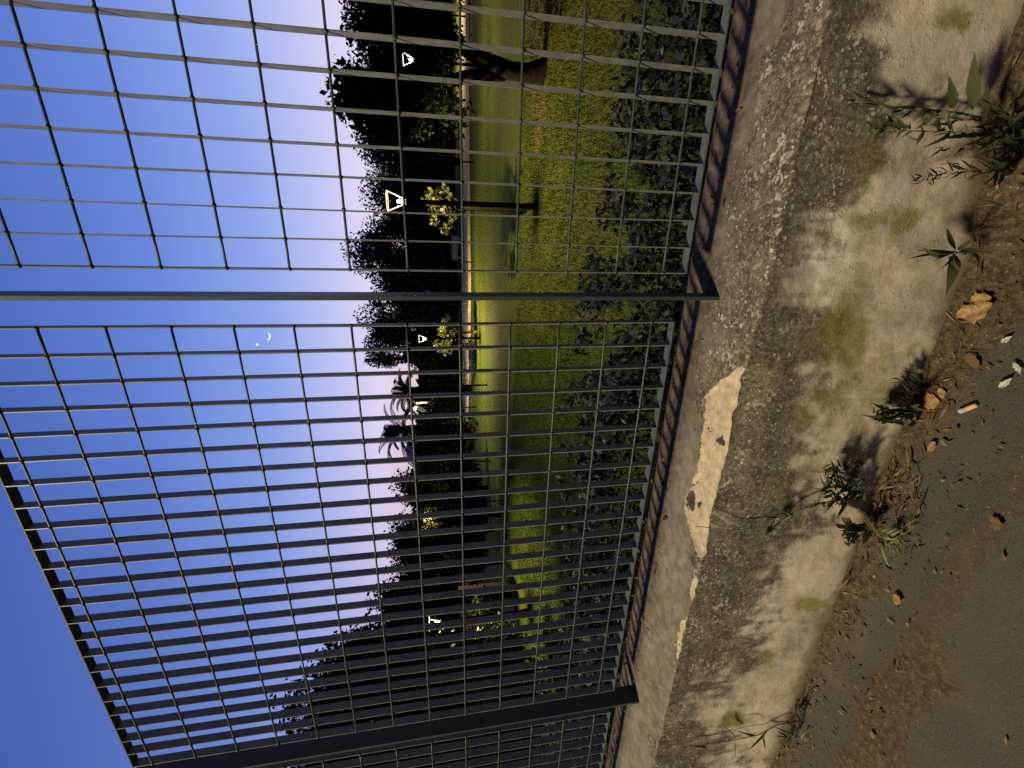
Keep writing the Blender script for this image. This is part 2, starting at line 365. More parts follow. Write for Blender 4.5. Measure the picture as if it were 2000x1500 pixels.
def cells(sc):
    v_ = g.t.nodes.new('ShaderNodeTexVoronoi'); v_.inputs['Scale'].default_value = sc; v_.inputs['Randomness'].default_value = 1
    d_ = g.t.nodes.new('ShaderNodeVectorMath'); d_.operation = 'ADD'; w_ = g.t.nodes.new('ShaderNodeTexNoise'); w_.inputs['Scale'].default_value = 160
    m_ = g.t.nodes.new('ShaderNodeVectorMath'); m_.operation = 'SCALE'; m_.inputs['Scale'].default_value = .012
    g.link(g.co, w_.inputs['Vector']); g.link(w_.outputs['Color'], m_.inputs[0]); g.link(g.co, d_.inputs[0]); g.link(m_.outputs[0], d_.inputs[1]); g.link(d_.outputs[0], v_.inputs['Vector'])
    sep = g.t.nodes.new('ShaderNodeSeparateColor'); g.link(v_.outputs['Color'], sep.inputs[0]); return sep.outputs[0]
ce1 = cells(120); ce2 = cells(260)
dcol = g.mix(g.rng(ce2, .70, .98, 0, .75), dcol, (.24, .215, .165))
dcol = g.mix(g.rng(ce1, .0, .35, .65, 0), dcol, (.026, .022, .014))
dcol = g.mix(g.math('MULTIPLY', g.rng(ce1, .80, .95), g.rng(g.noise(16, 4), .45, .6, 0, .8)), dcol, (.32, .285, .225))
c = g.mix(g.rng(dk, .22, .92, 0, .95), c, dcol)
spots = g.vor(95, None); clus = g.noise(13, 4)
sz = g.math('ADD', g.rng(clus, .42, .68, .10, .52), g.math('MULTIPLY', g.attr('lich'), .34))
sp_ = g.rng(g.math('SUBTRACT', sz, spots), 0, .09)
sp2 = g.math('MULTIPLY', sp_, g.rng(g.noise(55, 4), .46, .58))
c = g.mix(g.math('MULTIPLY', sp2, g.rng(dk, .35, .8, 0, .85)), c, g.mix(g.rng(n4, .35, .65), (.34, .30, .24), (.55, .50, .43)))
speck = g.rng(g.vor(210), .16, .24, 1, 0)
c = g.mix(g.math('MULTIPLY', g.math('MULTIPLY', speck, g.rng(g.noise(40, 3), .5, .62)), g.rng(dk, .45, .8, 0, .8)), c, (.5, .47, .40))
ms = g.math('ADD', g.attr('moss'), g.math('ADD', g.math('MULTIPLY', g.math('SUBTRACT', n2, .5), .8), g.math('MULTIPLY', g.math('SUBTRACT', g.noise(30, 5, .7, g.mapv((1.6, 1, .5))), .5), .9)))
c = g.mix(g.rng(ms, .15, 1.0, 0, .82), c, g.mix(g.rng(n3, .35, .65), (.235, .20, .04), (.135, .125, .03)))
ft = g.math('ADD', g.attr('foot'), g.math('MULTIPLY', g.math('SUBTRACT', n2, .5), .6))
c = g.mix(g.rng(ft, .3, .9, 0, .85), c, (.12, .085, .045))
c = g.mix(g.math('MULTIPLY', g.attr('dust_shade'), .8), c, g.mix(g.rng(n2, .4, .6), (.03, .022, .016), (.10, .07, .05)))
ch = g.math('ADD', g.attr('chip'), g.math('MULTIPLY', g.math('SUBTRACT', g.noise(120, 4), .5), .006))
ccol = g.mix(g.rng(g.noise(40, 8, .8), .36, .66), (.50, .42, .29), (.31, .255, .175))
ccol = g.mix(g.rng(g.math('ADD', g.attr('hole'), g.math('MULTIPLY', g.math('SUBTRACT', g.noise(75, 4, .6, g.mapv((.5, 1, 1))), .5), 2.2)), .42, .5), ccol, (.05, .045, .045))
ccol = g.mix(g.rng(g.vor(34), .04, .10, .8, 0), ccol, (.2, .16, .10))
c = g.mix(g.rng(ch, -.001, .0015), c, ccol)
c = g.mix(g.rng(n4, .38, .56, .22, 0), c, (.06, .05, .035))
g.link(c, g.p.inputs['Base Color']); g.p.inputs['Roughness'].default_value = .92; g.p.inputs['Specular IOR Level'].default_value = .15
g.bump([(n2, .45, .005), (n3, .25, .002), (n4, .5, .0015), (g.math('MULTIPLY', ce1, g.rng(dk, .3, .9)), .5, .003), (sp2, .4, .003)])
wall = obj('concrete_wall', Vf, Fq, g.m, None, True, dict(chip=chip_a, dark=dark, moss=moss, pale=pale, foot=foot, dust_shade=dust_shade, topf=topf, hole=hole, lich=lich))
tag(wall, 'low weathered concrete wall carrying the green fence, top edge chipped off to pale mortar', 'wall')

# ------------------------------------------------------------------ ground on the road side
gx = np.concatenate([np.linspace(-9, -2.45, 40), np.arange(-2.4, 1.2, .009), np.linspace(1.25, 5, 30)])
gy = np.concatenate([np.linspace(-9, -1.3, 40), np.arange(-1.28, -.12, .009)])
GX, GY = np.meshgrid(gx, gy, indexing='ij')
dw = WF - GY                                   # distance from the wall
gp = project(np.stack([GX, GY, GX * 0], -1)); qx, qy = gp[..., 0], gp[..., 1]
behind = ((np.stack([GX, GY, GX * 0], -1) - C) @ R[2]) < .1
qx = np.where(behind, 4000, qx); qy = np.where(behind, 3000, qy)
gw = fbm(GX * 8, GY * 8 + 5, 4) - .47
def seg_dist(pts):
    d = np.full(qx.shape, 1e9)
    for (a, b) in zip(pts[:-1], pts[1:]):
        a = np.array(a, float); b = np.array(b, float); ab = b - a
        t = np.clip(((qx - a[0]) * ab[0] + (qy - a[1]) * ab[1]) / ab.dot(ab), 0, 1)
        d = np.minimum(d, np.hypot(qx - a[0] - t * ab[0], qy - a[1] - t * ab[1]))
    return d
lim = interp(qy, [(-200, 2600), (300, 2300), (560, 2100), (640, 2010), (700, 1940), (760, 1880), (850, 1810), (950, 1770), (1050, 1745), (1150, 1705), (1250, 1645), (1350, 1600), (1450, 1565), (1600, 1520)])
soil = np.clip(.5 + (lim - qx) / 60 + gw * 2.2, 0, 1)
soil = np.maximum(soil, np.clip(1.35 - seg_dist([(2010, 860), (1985, 930), (1965, 1010), (1900, 1100), (1850, 1180), (1780, 1270)]) / 34 + gw * 4, 0, 1) * .55)
soil = np.maximum(soil, np.clip(1.5 - seg_dist([(1820, 1310), (1760, 1370), (1700, 1450), (1650, 1530)]) / 58 + gw * 4, 0, 1) * .8)
GZ = .006 * soil + .028 * np.exp(-(dw / .06) ** 2) * soil + .095 * sm(.12, .6, GX) * sm(.45, .0, dw)
GZ += gw * .012 * soil + (fbm(GX * 45, GY * 45, 3) - .45) * .008 * soil + (fbm(GX * 90, GY * 90, 2) - .4) * .0015
g = G('asphalt_and_soil')
n1 = g.noise(5); n2 = g.noise(60, 8, .7); n3 = g.noise(340, 3, .6)
a = g.mix(g.rng(n3, .35, .68), (.034, .032, .027), (.080, .073, .060))
a = g.mix(g.rng(n1, .35, .7, 0, .5), a, (.085, .072, .052))
grit = g.rng(g.vor(150), .10, .20, 1, 0)
a = g.mix(g.math('MULTIPLY', grit, g.rng(g.noise(70, 2), .52, .6, 0, .75)), a, (.2, .18, .14))
gf = g.noise(190, 5, .8)
s_ = g.mix(g.rng(g.math('ADD', g.math('MULTIPLY', n2, .5), g.math('MULTIPLY', gf, .5)), .40, .62), (.024, .017, .010), (.105, .075, .043))
fib = g.noise(130, 5, .7, g.mapv((1, .25, 1)))
s_ = g.mix(g.rng(fib, .57, .72, 0, .6), s_, (.165, .12, .068))
fl = g.math('MULTIPLY', g.rng(g.vor(120), .14, .22, 1, 0), g.rng(g.noise(60, 3), .54, .62, 0, .9))
s_ = g.mix(fl, s_, (.30, .235, .14))
mk = g.math('ADD', g.attr('soil'), g.math('MULTIPLY', g.math('SUBTRACT', n2, .5), .9))
mk = g.math('ADD', mk, g.math('MULTIPLY', g.math('SUBTRACT', n3, .5), .5))
c = g.mix(g.rng(mk, .25, .95), a, s_)
g.link(c, g.p.inputs['Base Color']); g.p.inputs['Roughness'].default_value = .9; g.p.inputs['Specular IOR Level'].default_value = .2
g.bump([(n2, .7, .008), (n3, .6, .003), (grit, .3, .003)])
n_, m_ = GX.shape; idx = np.arange(n_ * m_).reshape(n_, m_)
Fg = np.stack([idx[:-1, :-1], idx[1:, :-1], idx[1:, 1:], idx[:-1, 1:]], -1).reshape(-1, 4)
road = obj('road', np.stack([GX, GY, GZ], -1).reshape(-1, 3), Fg, g.m, None, True, dict(soil=soil.reshape(-1)))
tag(road, kind='structure')
def ground_z(x, y):
    dw_ = WF - y; z = .095 * float(sm(.12, .6, x)) * float(sm(.45, .0, dw_)); return z + .02 * math.exp(-(dw_ / .06) ** 2) + .006

# ------------------------------------------------------------------ park ground
LAWN = C[2] - 2.5
def lawn_z(x, y):
    return LAWN + (WT - .12 - LAWN) * (1 - sm(.2, 2.6, y)) + (fbm(x * .25, y * .25 + 20, 3) - .45) * .16 * sm(1.5, 6, y)
lx = np.concatenate([np.linspace(-900, -70, 24), np.linspace(-66, 40, 150), np.linspace(45, 900, 24)])
ly = np.concatenate([[WB - .002], np.linspace(.25, 3, 20), np.linspace(3.2, 60, 130), np.linspace(65, 1200, 24)])
LX, LY = np.meshgrid(lx, ly, indexing='ij'); LZ = lawn_z(LX, LY)
g = G('lawn_grass')
n1 = g.noise(.35, 4); n2 = g.noise(3.5, 6, .7); n3 = g.noise(26, 6, .75)
c = g.mix(g.rng(n1, .35, .66), (.042, .076, .008), (.080, .098, .013))
c = g.mix(g.rng(n2, .42, .7, 0, .6), c, (.10, .092, .024))
c = g.mix(g.rng(n3, .4, .66, 0, .7), c, (.016, .028, .004))
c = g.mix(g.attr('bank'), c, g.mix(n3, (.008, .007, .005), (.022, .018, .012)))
at_ = g.attr('worn'); wm = g.math('ADD', at_, g.math('MULTIPLY', g.math('SUBTRACT', n2, .5), 1.0))
c = g.mix(g.rng(wm, .4, .8, 0, .75), c, g.mix(g.rng(n3, .4, .6), (.15, .115, .045), (.10, .08, .03)))
g.link(c, g.p.inputs['Base Color']); g.p.inputs['Roughness'].default_value = .95; g.p.inputs['Specular IOR Level'].default_value = .08
g.bump([(n2, .5, .12), (n3, .9, .05)])
wp = project(np.stack([LX, LY, LZ], -1))
bh = ((np.stack([LX, LY, LZ], -1) - C) @ R[2]) < .5
worn = np.exp(-((wp[..., 0] - (1048 + (wp[..., 1] - 100) * .02)) / 24) ** 2) * sm(430, 200, wp[..., 1]) * sm(-500, -100, wp[..., 1])
worn = np.where(bh, 0, worn)
n_, m_ = LX.shape; idx = np.arange(n_ * m_).reshape(n_, m_)
Fl = np.stack([idx[:-1, :-1], idx[1:, :-1], idx[1:, 1:], idx[:-1, 1:]], -1).reshape(-1, 4)
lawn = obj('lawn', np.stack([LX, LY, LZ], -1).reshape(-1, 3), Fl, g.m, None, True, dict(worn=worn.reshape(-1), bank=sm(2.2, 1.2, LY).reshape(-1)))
tag(lawn, kind='structure')

# the pale path crossing the park, raised on its kerbs
def path_y0(x): return 32.0 + max(0, -x - 8) * .10
mb = MB(); kb = MB()
pxs = np.linspace(-60, 45, 60)
for x0, x1 in zip(pxs[:-1], pxs[1:]):
    a0, a1 = path_y0(x0), path_y0(x1); z0, z1 = float(lawn_z(x0, a0)) + .07, float(lawn_z(x1, a1)) + .07
    mb.add([(x0, a0, z0), (x1, a1, z1), (x1, a1 + 8, z1 + .05), (x0, a0 + 8, z0 + .05), (x0, a0, z0 - .5), (x1, a1, z1 - .5)], [(0, 1, 2, 3), (4, 5, 1, 0)])
    for off in (-.16, 8.0):
        y0, y1 = a0 + off, a1 + off; h = .13
        kb.add([(x0, y0, z0 - .4), (x1, y1, z1 - .4), (x1, y1, z1 + h), (x0, y0, z0 + h), (x0, y0 + .158, z0 + h), (x1, y1 + .158, z1 + h), (x0, y0 + .158, z0 - .4), (x1, y1 + .158, z1 - .4)], [(0, 1, 2, 3), (3, 2, 5, 4), (4, 5, 7, 6)])
M_PATH = mat('path_paving', (.70, .58, .46), .9, .1, vary=(.56, .46, .37), scale=.8, bump=.2, bscale=10)
M_KERB = mat('kerb_stone', (.68, .57, .47), .9, .15, vary=(.42, .36, .31), scale=2)
p_ = mb.build('path', M_PATH); tag(p_, kind='structure')
k_ = kb.build('path_kerb', M_KERB); tag(k_, kind='structure')

# distant hills, blue haze put into their slope colour
hx = np.linspace(-60, 30, 120)
rows = []
for k, (D, hs) in enumerate(((900, 0.0), (1150, .6), (1400, 1.0), (1700, .3))):
    az = np.radians(hx); ridge = 30 + 84 * np.exp(-((hx + 29) / 3.6) ** 2) + 20 * (fbm(hx * .12, hx * 0 + 2, 4) - .4)
    rows.append(np.stack([C[0] + D * np.sin(az), C[1] + D * np.cos(az), LAWN - 3 + hs * ridge], -1))
H = np.stack(rows, 1); n_, m_ = H.shape[:2]; idx = np.arange(n_ * m_).reshape(n_, m_)
Fh = np.stack([idx[:-1, :-1], idx[1:, :-1], idx[1:, 1:], idx[:-1, 1:]], -1).reshape(-1, 4)
hl = obj('hills', H.reshape(-1, 3), Fh, mat('hazy_slopes', (.20, .22, .36), .95, .05, vary=(.24, .26, .40), scale=.01), None, True); tag(hl, kind='structure')

# ------------------------------------------------------------------ the fence
PITCH, ROWH = .062, .132 * .949855
Z_J0 = ROAD; Z_BOT = ROAD - 1.4445; Z_TOP = ROAD + .182
fence = empty('fence', (.067, .012, WT), 'dark green steel bar grating fence standing on the low concrete wall', 'fence')
BT = .0028
def panel(x_start, step, n, dz):
    mb = MB()
    for i in range(n):
        x = x_start + step * i + (random.random() - .5) * .0014; b_ = len(mb.v); amp = (random.random() - .5) * .004; ph = random.random() * 6
        zs = np.linspace(Z_BOT + .0031 + dz, Z_TOP - .0031 + dz, 9)
        for z in zs:
            o_ = amp * math.sin(3.1 * (z - zs[0]) / (zs[-1] - zs[0])) + .0006 * math.sin(5 * z + ph); tw = .03 * amp / .004 * math.sin(2 * z + ph)
            for dx, dy in ((-BT / 2, 0), (BT / 2, 0), (BT / 2, .025), (-BT / 2, .025)): mb.v.append((x + o_ + dx + tw * dy, dy, z))
        for k in range(8):
            for q in range(4): mb.f.append((b_ + k * 4 + q, b_ + k * 4 + (q + 1) % 4, b_ + k * 4 + 4 + (q + 1) % 4, b_ + k * 4 + 4 + q))
        mb.f.append((b_ + 3, b_ + 2, b_ + 1, b_)); mb.f.append((b_ + 32, b_ + 33, b_ + 34, b_ + 35))
    pan = mb.build('fence_panel', M_FENCE, fence)
    rb = MB(); xa, xb = x_start, x_start + step * (n - 1); lo, hi = min(xa, xb), max(xa, xb)
    for j in range(-1, 12):
        z = Z_J0 - j * ROWH + dz
        if z > Z_TOP - .03 or z < Z_BOT + .02: continue
        pts = []; m = 24
        for k in range(m + 1):
            x = lo - .002 + (hi - lo + .004) * k / m
            pts.append((x, .0015, z + (random.random() - .5) * .0006))
        rb.tube(pts, .0027, 8)
        for i in range(n):                     # weld bulges where rod crosses bar
            x = x_start + step * i
            rb.tube([(x - .004, .0013, z), (x - .0022, .0013, z), (x + .0022, .0013, z), (x + .004, .0013, z)], [.0027, .0043, .0043, .0027], 8)
    rb.build('horizontal_rods', M_ROD, pan, True)
    for nm, z0, z1 in (('bottom_rail', Z_BOT, Z_BOT + .003), ('top_rail', Z_TOP - .003, Z_TOP)):
        MB().box((lo - .0025, -.0002, z0 + dz), (hi + .0025, .0255, z1 + dz)).build(nm, M_RAIL, pan)
panel(0.0, -PITCH, 24, 0)
panel(.127, PITCH, 24, -.010)
panel(-1.553, -PITCH, 24, 0)
panel(-1.553 - 23 * PITCH - .127, -PITCH, 24, 0)
panel(.127 + 23 * PITCH + .127, PITCH, 24, -.010)
for x in (.0665, -1.4845, -1.553 - 23 * PITCH - .0635, .127 + 23 * PITCH + .0635):
    mb = MB(); h = .0045
    mb.box((x - h, -.021, WT - .02), (x + h, .044, Z_TOP + .02))
    ps = mb.build('fence_post', M_POST, fence)
    z = Z_TOP - .03
    if x > 0: MB().box((x - .0665, .0256, z - .02), (x - h - .0003, .0300, z + .02)).box((x + h + .0003, .0256, z - .02), (x + .0665, .0300, z + .02)).build('fixing_clip', M_POST, ps)
    else: MB().box((x - .0665, .0256, z - .02), (x - h - .0003, .0300, z + .02)).build('fixing_clip', M_POST, ps)

# ------------------------------------------------------------------ street lamp across the road that lights the wall
sl = empty('street_lamp', (-5.6, -6.4, 0), 'tall street lamp across the road whose warm light falls on wall and fence', 'street lamp')
MB().tube([(-5.6, -6.4, 0), (-5.6, -6.4, 1.2), (-5.6, -6.4, 10.0), (-5.4, -6.1, 10.35), (-5.0, -5.55, 10.5)], [.11, .09, .06, .045, .04], 12).build('pole', M_LAMPMETAL, sl, True)
MB().tube([(-5.15, -5.75, 10.48), (-5.0, -5.5, 10.52), (-4.7, -5.1, 10.52), (-4.55, -4.9, 10.5)], [.04, .13, .13, .05], 12).build('lamp_head', M_LAMPMETAL, sl, True)
def point_light(name, loc, energy, colr, rad, parent):
    ld = bpy.data.lights.new(name, 'POINT'); ld.energy = energy; ld.color = colr; ld.shadow_soft_size = rad
    lo = bpy.data.objects.new(name, ld); col.objects.link(lo); lo.parent = parent
    lo.location = Vector(loc) - parent.location; return lo
ld = bpy.data.lights.new('lamp_light', 'SPOT'); ld.energy = 8800; ld.color = (1.0, .84, .57); ld.shadow_soft_size = .55
ld.spot_size = math.radians(56); ld.spot_blend = .6
lo = bpy.data.objects.new('lamp_light', ld); col.objects.link(lo); lo.parent = sl; lo.location = Vector((-4.8, -5.25, 10.1)) - sl.location
lo.rotation_euler = Vector((3.7, 4.1, -9.8)).to_track_quat('-Z', 'Y').to_euler()

# ------------------------------------------------------------------ foliage
def leaf_cloud(P, L, W, up=0.0):
    n = len(P); d = rng.normal(size=(n, 3)); d[:, 2] -= up; d /= np.linalg.norm(d, axis=1)[:, None]
    a = rng.normal(size=(n, 3)); s = np.cross(d, a); s /= np.linalg.norm(s, axis=1)[:, None]; nn_ = np.cross(d, s)
    k = (.65 + .7 * rng.random(n))[:, None]; L = L * k; W = W * k
    v = np.stack([P - d * L * .5, P + s * W * .5 + nn_ * W * .14 - d * L * .05, P + d * L * .5, P - s * W * .5 + nn_ * W * .14 - d * L * .05], 1).reshape(-1, 3)
    return v, np.arange(n * 4).reshape(n, 4)
def crown_points(c, rx, ry, rz, n, clumps, cr, hollow=.55, gaps=1.0, flat=0):
    """leaf positions gathered in clumps that fill an uneven ellipsoid"""
    ctr = []
    while len(ctr) < clumps:
        p = rng.normal(size=3); p /= np.linalg.norm(p); p *= rng.random() ** .45
        if p[2] < -.85: continue
        ctr.append(p)
    ctr = np.array(ctr); rad = cr * (.55 + .8 * rng.random(clumps))
    wgt = rad ** 2; ids = rng.choice(clumps, n, p=wgt / wgt.sum())
    q = rng.normal(size=(n, 3)); q /= np.linalg.norm(q, axis=1)[:, None]
    q *= (rng.random(n) ** hollow * rad[ids])[:, None]
    q *= (.8 + .5 * rng.random((clumps, 3)))[ids]
    P = ctr[ids] * (1 - cr * .6) + q
    return np.array(c) + P * np.array([rx, ry, rz]), np.array(c) + ctr * (1 - cr * .6) * np.array([rx, ry, rz])
def tree(name, label, cat, py, D, xtop, xbot, wpx, leaf=.2, n=6000, m=None, clumps=26, cr=.34, group=None, trunk=True, asp=.55, bark=None):
    b = far(880, py, D); bx, by = b[0], b[1]; gz = float(lawn_z(bx, by))
    z1 = far(xtop, py, D)[2]; z0 = far(xbot, py, D)[2] if xbot else gz + .3
    z0 = max(z0, gz + .15)
    off = ray(880, py); sc = D / F / math.cos(math.atan(math.hypot((py - 750) / F, .1)))
    rx = wpx * sc / 2; rz = (z1 - z0) / 2
    root = empty(name, (bx, by, gz), label, cat, group)
    n = int(n * 1.7); leaf *= .92
    P, ctr = crown_points((bx, by, (z0 + z1) / 2), rx * 1.15, rx, rz * 1.1, n, clumps, cr * 1.1)
    P[:, 2] = np.maximum(P[:, 2], gz + .03)
    v, f = leaf_cloud(P, leaf, leaf * asp)
    obj('crown' if trunk else 'foliage', v, f, m or M_LEAF_DARK, root)
    mb = MB(); h = (z0 + z1) / 2; r0 = max(.03, .035 * (z1 - gz))
    if not trunk: r0 *= .35
    mid = np.array([bx + (random.random() - .5) * .2 * rx, by, gz + (h - gz) * .7])
    mb.tube([(bx, by, gz - .15), (bx, by, gz + .1), mid, (bx, by, h), (bx, by, z1 - rz * .35)], [r0 * 1.3, r0, r0 * .75, r0 * .5, r0 * .12], 8)
    for q in ctr[: 10]:
        mb.tube([mid, (mid + q) / 2 + np.array([0, 0, -.1 * rz]), q], [r0 * .5, r0 * .3, r0 * .08], 6)
    mb.build('trunk' if trunk else 'stems', bark or M_BARK, root, True)
    return root

# the hedge right behind the fence
hr = empty('hedge', (-.6, .55, .1), 'grey green leafy hedge growing right behind the fence and wall', 'hedge')
nh = 46000
X = rng.random(nh) * 5.6 - 3.9
top = .665 + .11 * (fbm(X * 2.2, X * 0 + 3, 3) - .45) * 2 + .06 * np.exp(-((X + .05) / .18) ** 2) - .06 * sm(.15, .6, X)
Yh = .27 + .75 * rng.random(nh) ** 1.2
ztop = top - (Yh - .3) * .12
Zh = ztop - rng.random(nh) ** 1.6 * .75
keep = fbm(X * 6, Zh * 6 + Yh * 5, 3) > .36
P = np.stack([X, Yh, Zh], -1)[keep]
v, f = leaf_cloud(P, .036, .019, .1)
obj('foliage', v, f, M_HEDGE, hr)
mb = MB()
for k in range(150):
    x = random.uniform(-3.8, 1.6); y = random.uniform(.32, .9); tz = random.uniform(.35, .72)
    mb.tube([(x, y, -.5), (x + random.uniform(-.08, .08), y, .2), (x + random.uniform(-.15, .15), y - .03, tz)], [.006, .004, .0015], 5, False)
mb.build('stems', M_TWIG, hr)

# the nearest tree: leaning, forked trunk
DY = 9.92
b = at(1065, 140, 1, DY)
t1 = empty('leaning_tree', tuple(b), 'nearest park tree with thick crooked trunk leaning sideways over bare earth', 'tree')
mb = MB()
pts = [at(x, y, 1, DY) for x, y in ((1075, 136), (1058, 141), (1030, 142), (1000, 139), (970, 130), (940, 116), (910, 98), (885, 76), (860, 52), (835, 20))]
mb.tube(pts, [.40, .25, .18, .175, .19, .16, .13, .12, .10, .07], 14)
mb.tube([at(x, y, 1, DY + .05) for x, y in ((985, 140), (950, 146), (905, 152), (850, 165), (790, 175))], [.17, .15, .13, .10, .05], 10)
mb.tube([at(x, y, 1, DY) for x, y in ((900, 90), (850, 95), (790, 90), (740, 60))], [.12, .10, .07, .03], 8)
for (x0, y0, x1, y1) in ((850, 165, 760, 240), (850, 165, 720, 150), (860, 52, 800, -60), (790, 90, 720, 20), (835, 20, 760, -140)):
    mb.tube([at(x0, y0, 1, DY), at((x0 + x1) / 2 + 6, (y0 + y1) / 2, 1, DY - .4), at(x1, y1, 1, DY + .3)], [.07, .05, .015], 6)
mb.build('trunk', M_BARK, t1, True)
vs = []; fs = []; o_ = 0
for (x0, y0, wx, wy, n, lf) in ((770, 15, 240, 240, 15000, .095), (790, 190, 190, 150, 7000, .10), (715, 195, 130, 135, 520, .20), (780, -170, 200, 220, 7000, .10), (838, 80, 84, 240, 4200, .10), (895, 215, 70, 70, 160, .15)):
    c_ = at(x0, y0, 1, DY); s_ = DY / F * 1.12
    P, _ = crown_points(c_, wy * s_ / 2, 1.6, wx * s_ / 2, n, 22, .34)
    q_ = project(P); P = P[np.hypot(q_[:, 0] - 797, q_[:, 1] - 118) > 20]   # an opening where a lamp shines through
    v, f = leaf_cloud(P, lf, lf * .6); vs.append(v); fs.append(f + o_); o_ += len(v)
obj('crown', np.concatenate(vs), np.concatenate(fs), M_LEAF_BROAD, t1)

# trees beyond the path; each label says where it stands
TR = 'dark trees across the park'
tree('round_tree', 'dark round crowned tree rising directly behind the small globe of leaves above the big lamp', 'tree', 315, 46, 690, 868, 175, .33, 7000, group=TR)
tree('broad_tree', 'broad dark tree behind the nearest triangular lamp', 'tree', 405, 47, 708, 872, 130, .36, 6000, group=TR)
tree('ragged_tree', 'ragged topped dark tree left of the nearest lamp, touching the right panel edge', 'tree', 500, 46, 682, 872, 130, .35, 6000, group=TR)
tree('tall_tree', 'tall dark tree seen behind the middle fence post', 'tree', 585, 47, 708, 866, 130, .35, 6000, group=TR)
tree('open_crowned_tree', 'open crowned tree with lobed branches above the second triangular lamp', 'tree', 655, 48, 712, 868, 110, .36, 3600, M_LEAF_OLIVE, 20, .26, group=TR)
tree('lopsided_tree', 'small lopsided tree left of the second lamp, next to the palms', 'tree', 698, 50, 726, 872, 60, .34, 1900, M_LEAF_OLIVE, 11, .3, group=TR)
tree('back_row_tree', 'dark tree far right behind the leaning tree', 'tree', 70, 66, 700, 868, 260, .55, 5600, group=TR)
tree('back_row_tree', 'dark tree behind the fork of the leaning tree', 'tree', 225, 64, 712, 868, 200, .55, 5200, group=TR)
tree('dome_shaped_tree', 'dome shaped dark tree just left of the blue hills', 'tree', 958, 26, 775, 905, 120, .24, 5200, group=TR)
tree('wide_tree', 'wide dark tree behind the yellow lit lamp', 'tree', 1040, 24, 765, 915, 120, .2, 5600, group=TR)
tree('thin_tree', 'thin leafed tree with see through twigs left of the yellow lit lamp', 'tree', 1105, 21, 764, 920, 70, .13, 1900, M_LEAF_OLIVE, 14, .4, group=TR)
tree('stepped_tree', 'dark tree stepping up above the white left lamp', 'tree', 1175, 19, 738, 925, 105, .2, 5000, group=TR)
tree('high_tree', 'high dark tree above the pale garden wall', 'tree', 1255, 17, 640, 930, 160, .18, 6500, group=TR)
tree('high_tree', 'high dark tree beside the far fence post, right of the tallest one', 'tree', 1335, 16, 560, 930, 165, .17, 6500, group=TR)
tree('high_tree', 'tallest dark tree, partly hidden by the far fence post', 'tree', 1425, 15, 520, 930, 180, .16, 6500, group=TR)
tree('high_tree', 'tall dark tree beyond the far fence post at the left end', 'tree', 1540, 15, 480, 940, 200, .16, 6000, group=TR)

# bushes below the trees
BU = 'bushes along the park edge'
for (label, py, D, xt_, xb_, wp_, lf, n, m) in (
    ('low dark bush between the leaning tree and the nearest lamp', 270, 45, 850, 905, 120, .34, 1500, M_LEAF_DARK),
    ('wide olive shrub under the tree behind the middle post', 575, 45, 858, 897, 80, .32, 1200, M_LEAF_LIT),
    ('feathery shrub beside the lopsided tree', 708, 46, 842, 897, 55, .32, 700, M_LEAF_LIT),
    ('rounded green bush under the right palm', 757, 45, 843, 903, 55, .32, 1300, M_LEAF_LIT),
    ('dark bush under the left palm', 805, 45, 820, 905, 60, .34, 2000, M_LEAF_DARK),
    ('dark sprawling bush at the left end of the path', 855, 25, 800, 922, 90, .2, 3200, M_LEAF_DARK),
    ('dark bush below the blue hills', 905, 23, 815, 935, 80, .2, 2600, M_LEAF_DARK),
    ('long dark bush reaching down to the lawn', 985, 19, 870, 968, 130, .17, 3200, M_LEAF_DARK),
    ('dark bush beside the yellow lit patch of grass', 1080, 18, 880, 972, 110, .16, 2600, M_LEAF_DARK),
    ('dark shrub in front of the pale garden wall', 1190, 16.5, 905, 975, 70, .14, 1300, M_LEAF_DARK),
    ('loose yellow lit shrub at the left edge of the lit grass', 1265, 13, 905, 1030, 70, .11, 900, M_LEAF_LIT),
    ('olive shrub seen just right of the far fence post', 1335, 12, 930, 1060, 90, .11, 1400, M_LEAF_LIT),
    ('leafy shrub seen beyond the far fence post', 1450, 10, 930, 1100, 150, .10, 2600, M_LEAF_LIT)):
    tree('bush', label, 'bush', py, D, xt_, xb_, wp_, lf, n, m, 12, .42, group=BU, trunk=False, asp=.7)

# the far wood closing the park behind the path
n = 26000; az = np.radians(rng.random(n) * 105 - 78); D = 62 + 14 * rng.random(n)
hw = 4.8 + 2.6 * fbm(np.degrees(az) * .35, az * 0 + 4, 4)
P = np.stack([C[0] + D * np.sin(az), C[1] + D * np.cos(az), LAWN + .1 + hw * rng.random(n) ** .8], -1)
v, f = leaf_cloud(P, .95, .6)
tag(obj('woods', v, f, M_LEAF_DARK), kind='stuff')

tree('small_tree', 'small broad leafed tree lit from the nearest lamp, standing right behind its post', 'tree', 402, 12.6, 818, 897, 84, .13, 330, M_LEAF_LIT, 12, .34, asp=.8)
tree('small_tree', 'small yellow lit tree with trunk tinted lamp-lit orange, just right of the second lamp', 'tree', 648, 27.5, 852, 905, 56, .2, 800, M_LEAF_LIT, 14, .34, asp=.7, bark=M_BARK_LIT)
tree('small_tree', 'added small tree of brighter leaves wrapping a park lamp at left, as lit foliage of the wide tree', 'tree', 1012, 20.7, 812, 866, 52, .12, 420, M_LEAF_LIT, 12, .36, asp=.7)  # added so the leaves round the lamp look lit
tree('small_tree', 'smallest yellow lit tree, just left of the second lamp', 'tree', 673, 28, 845, 900, 32, .2, 330, M_LEAF_LIT, 10, .34, asp=.7)

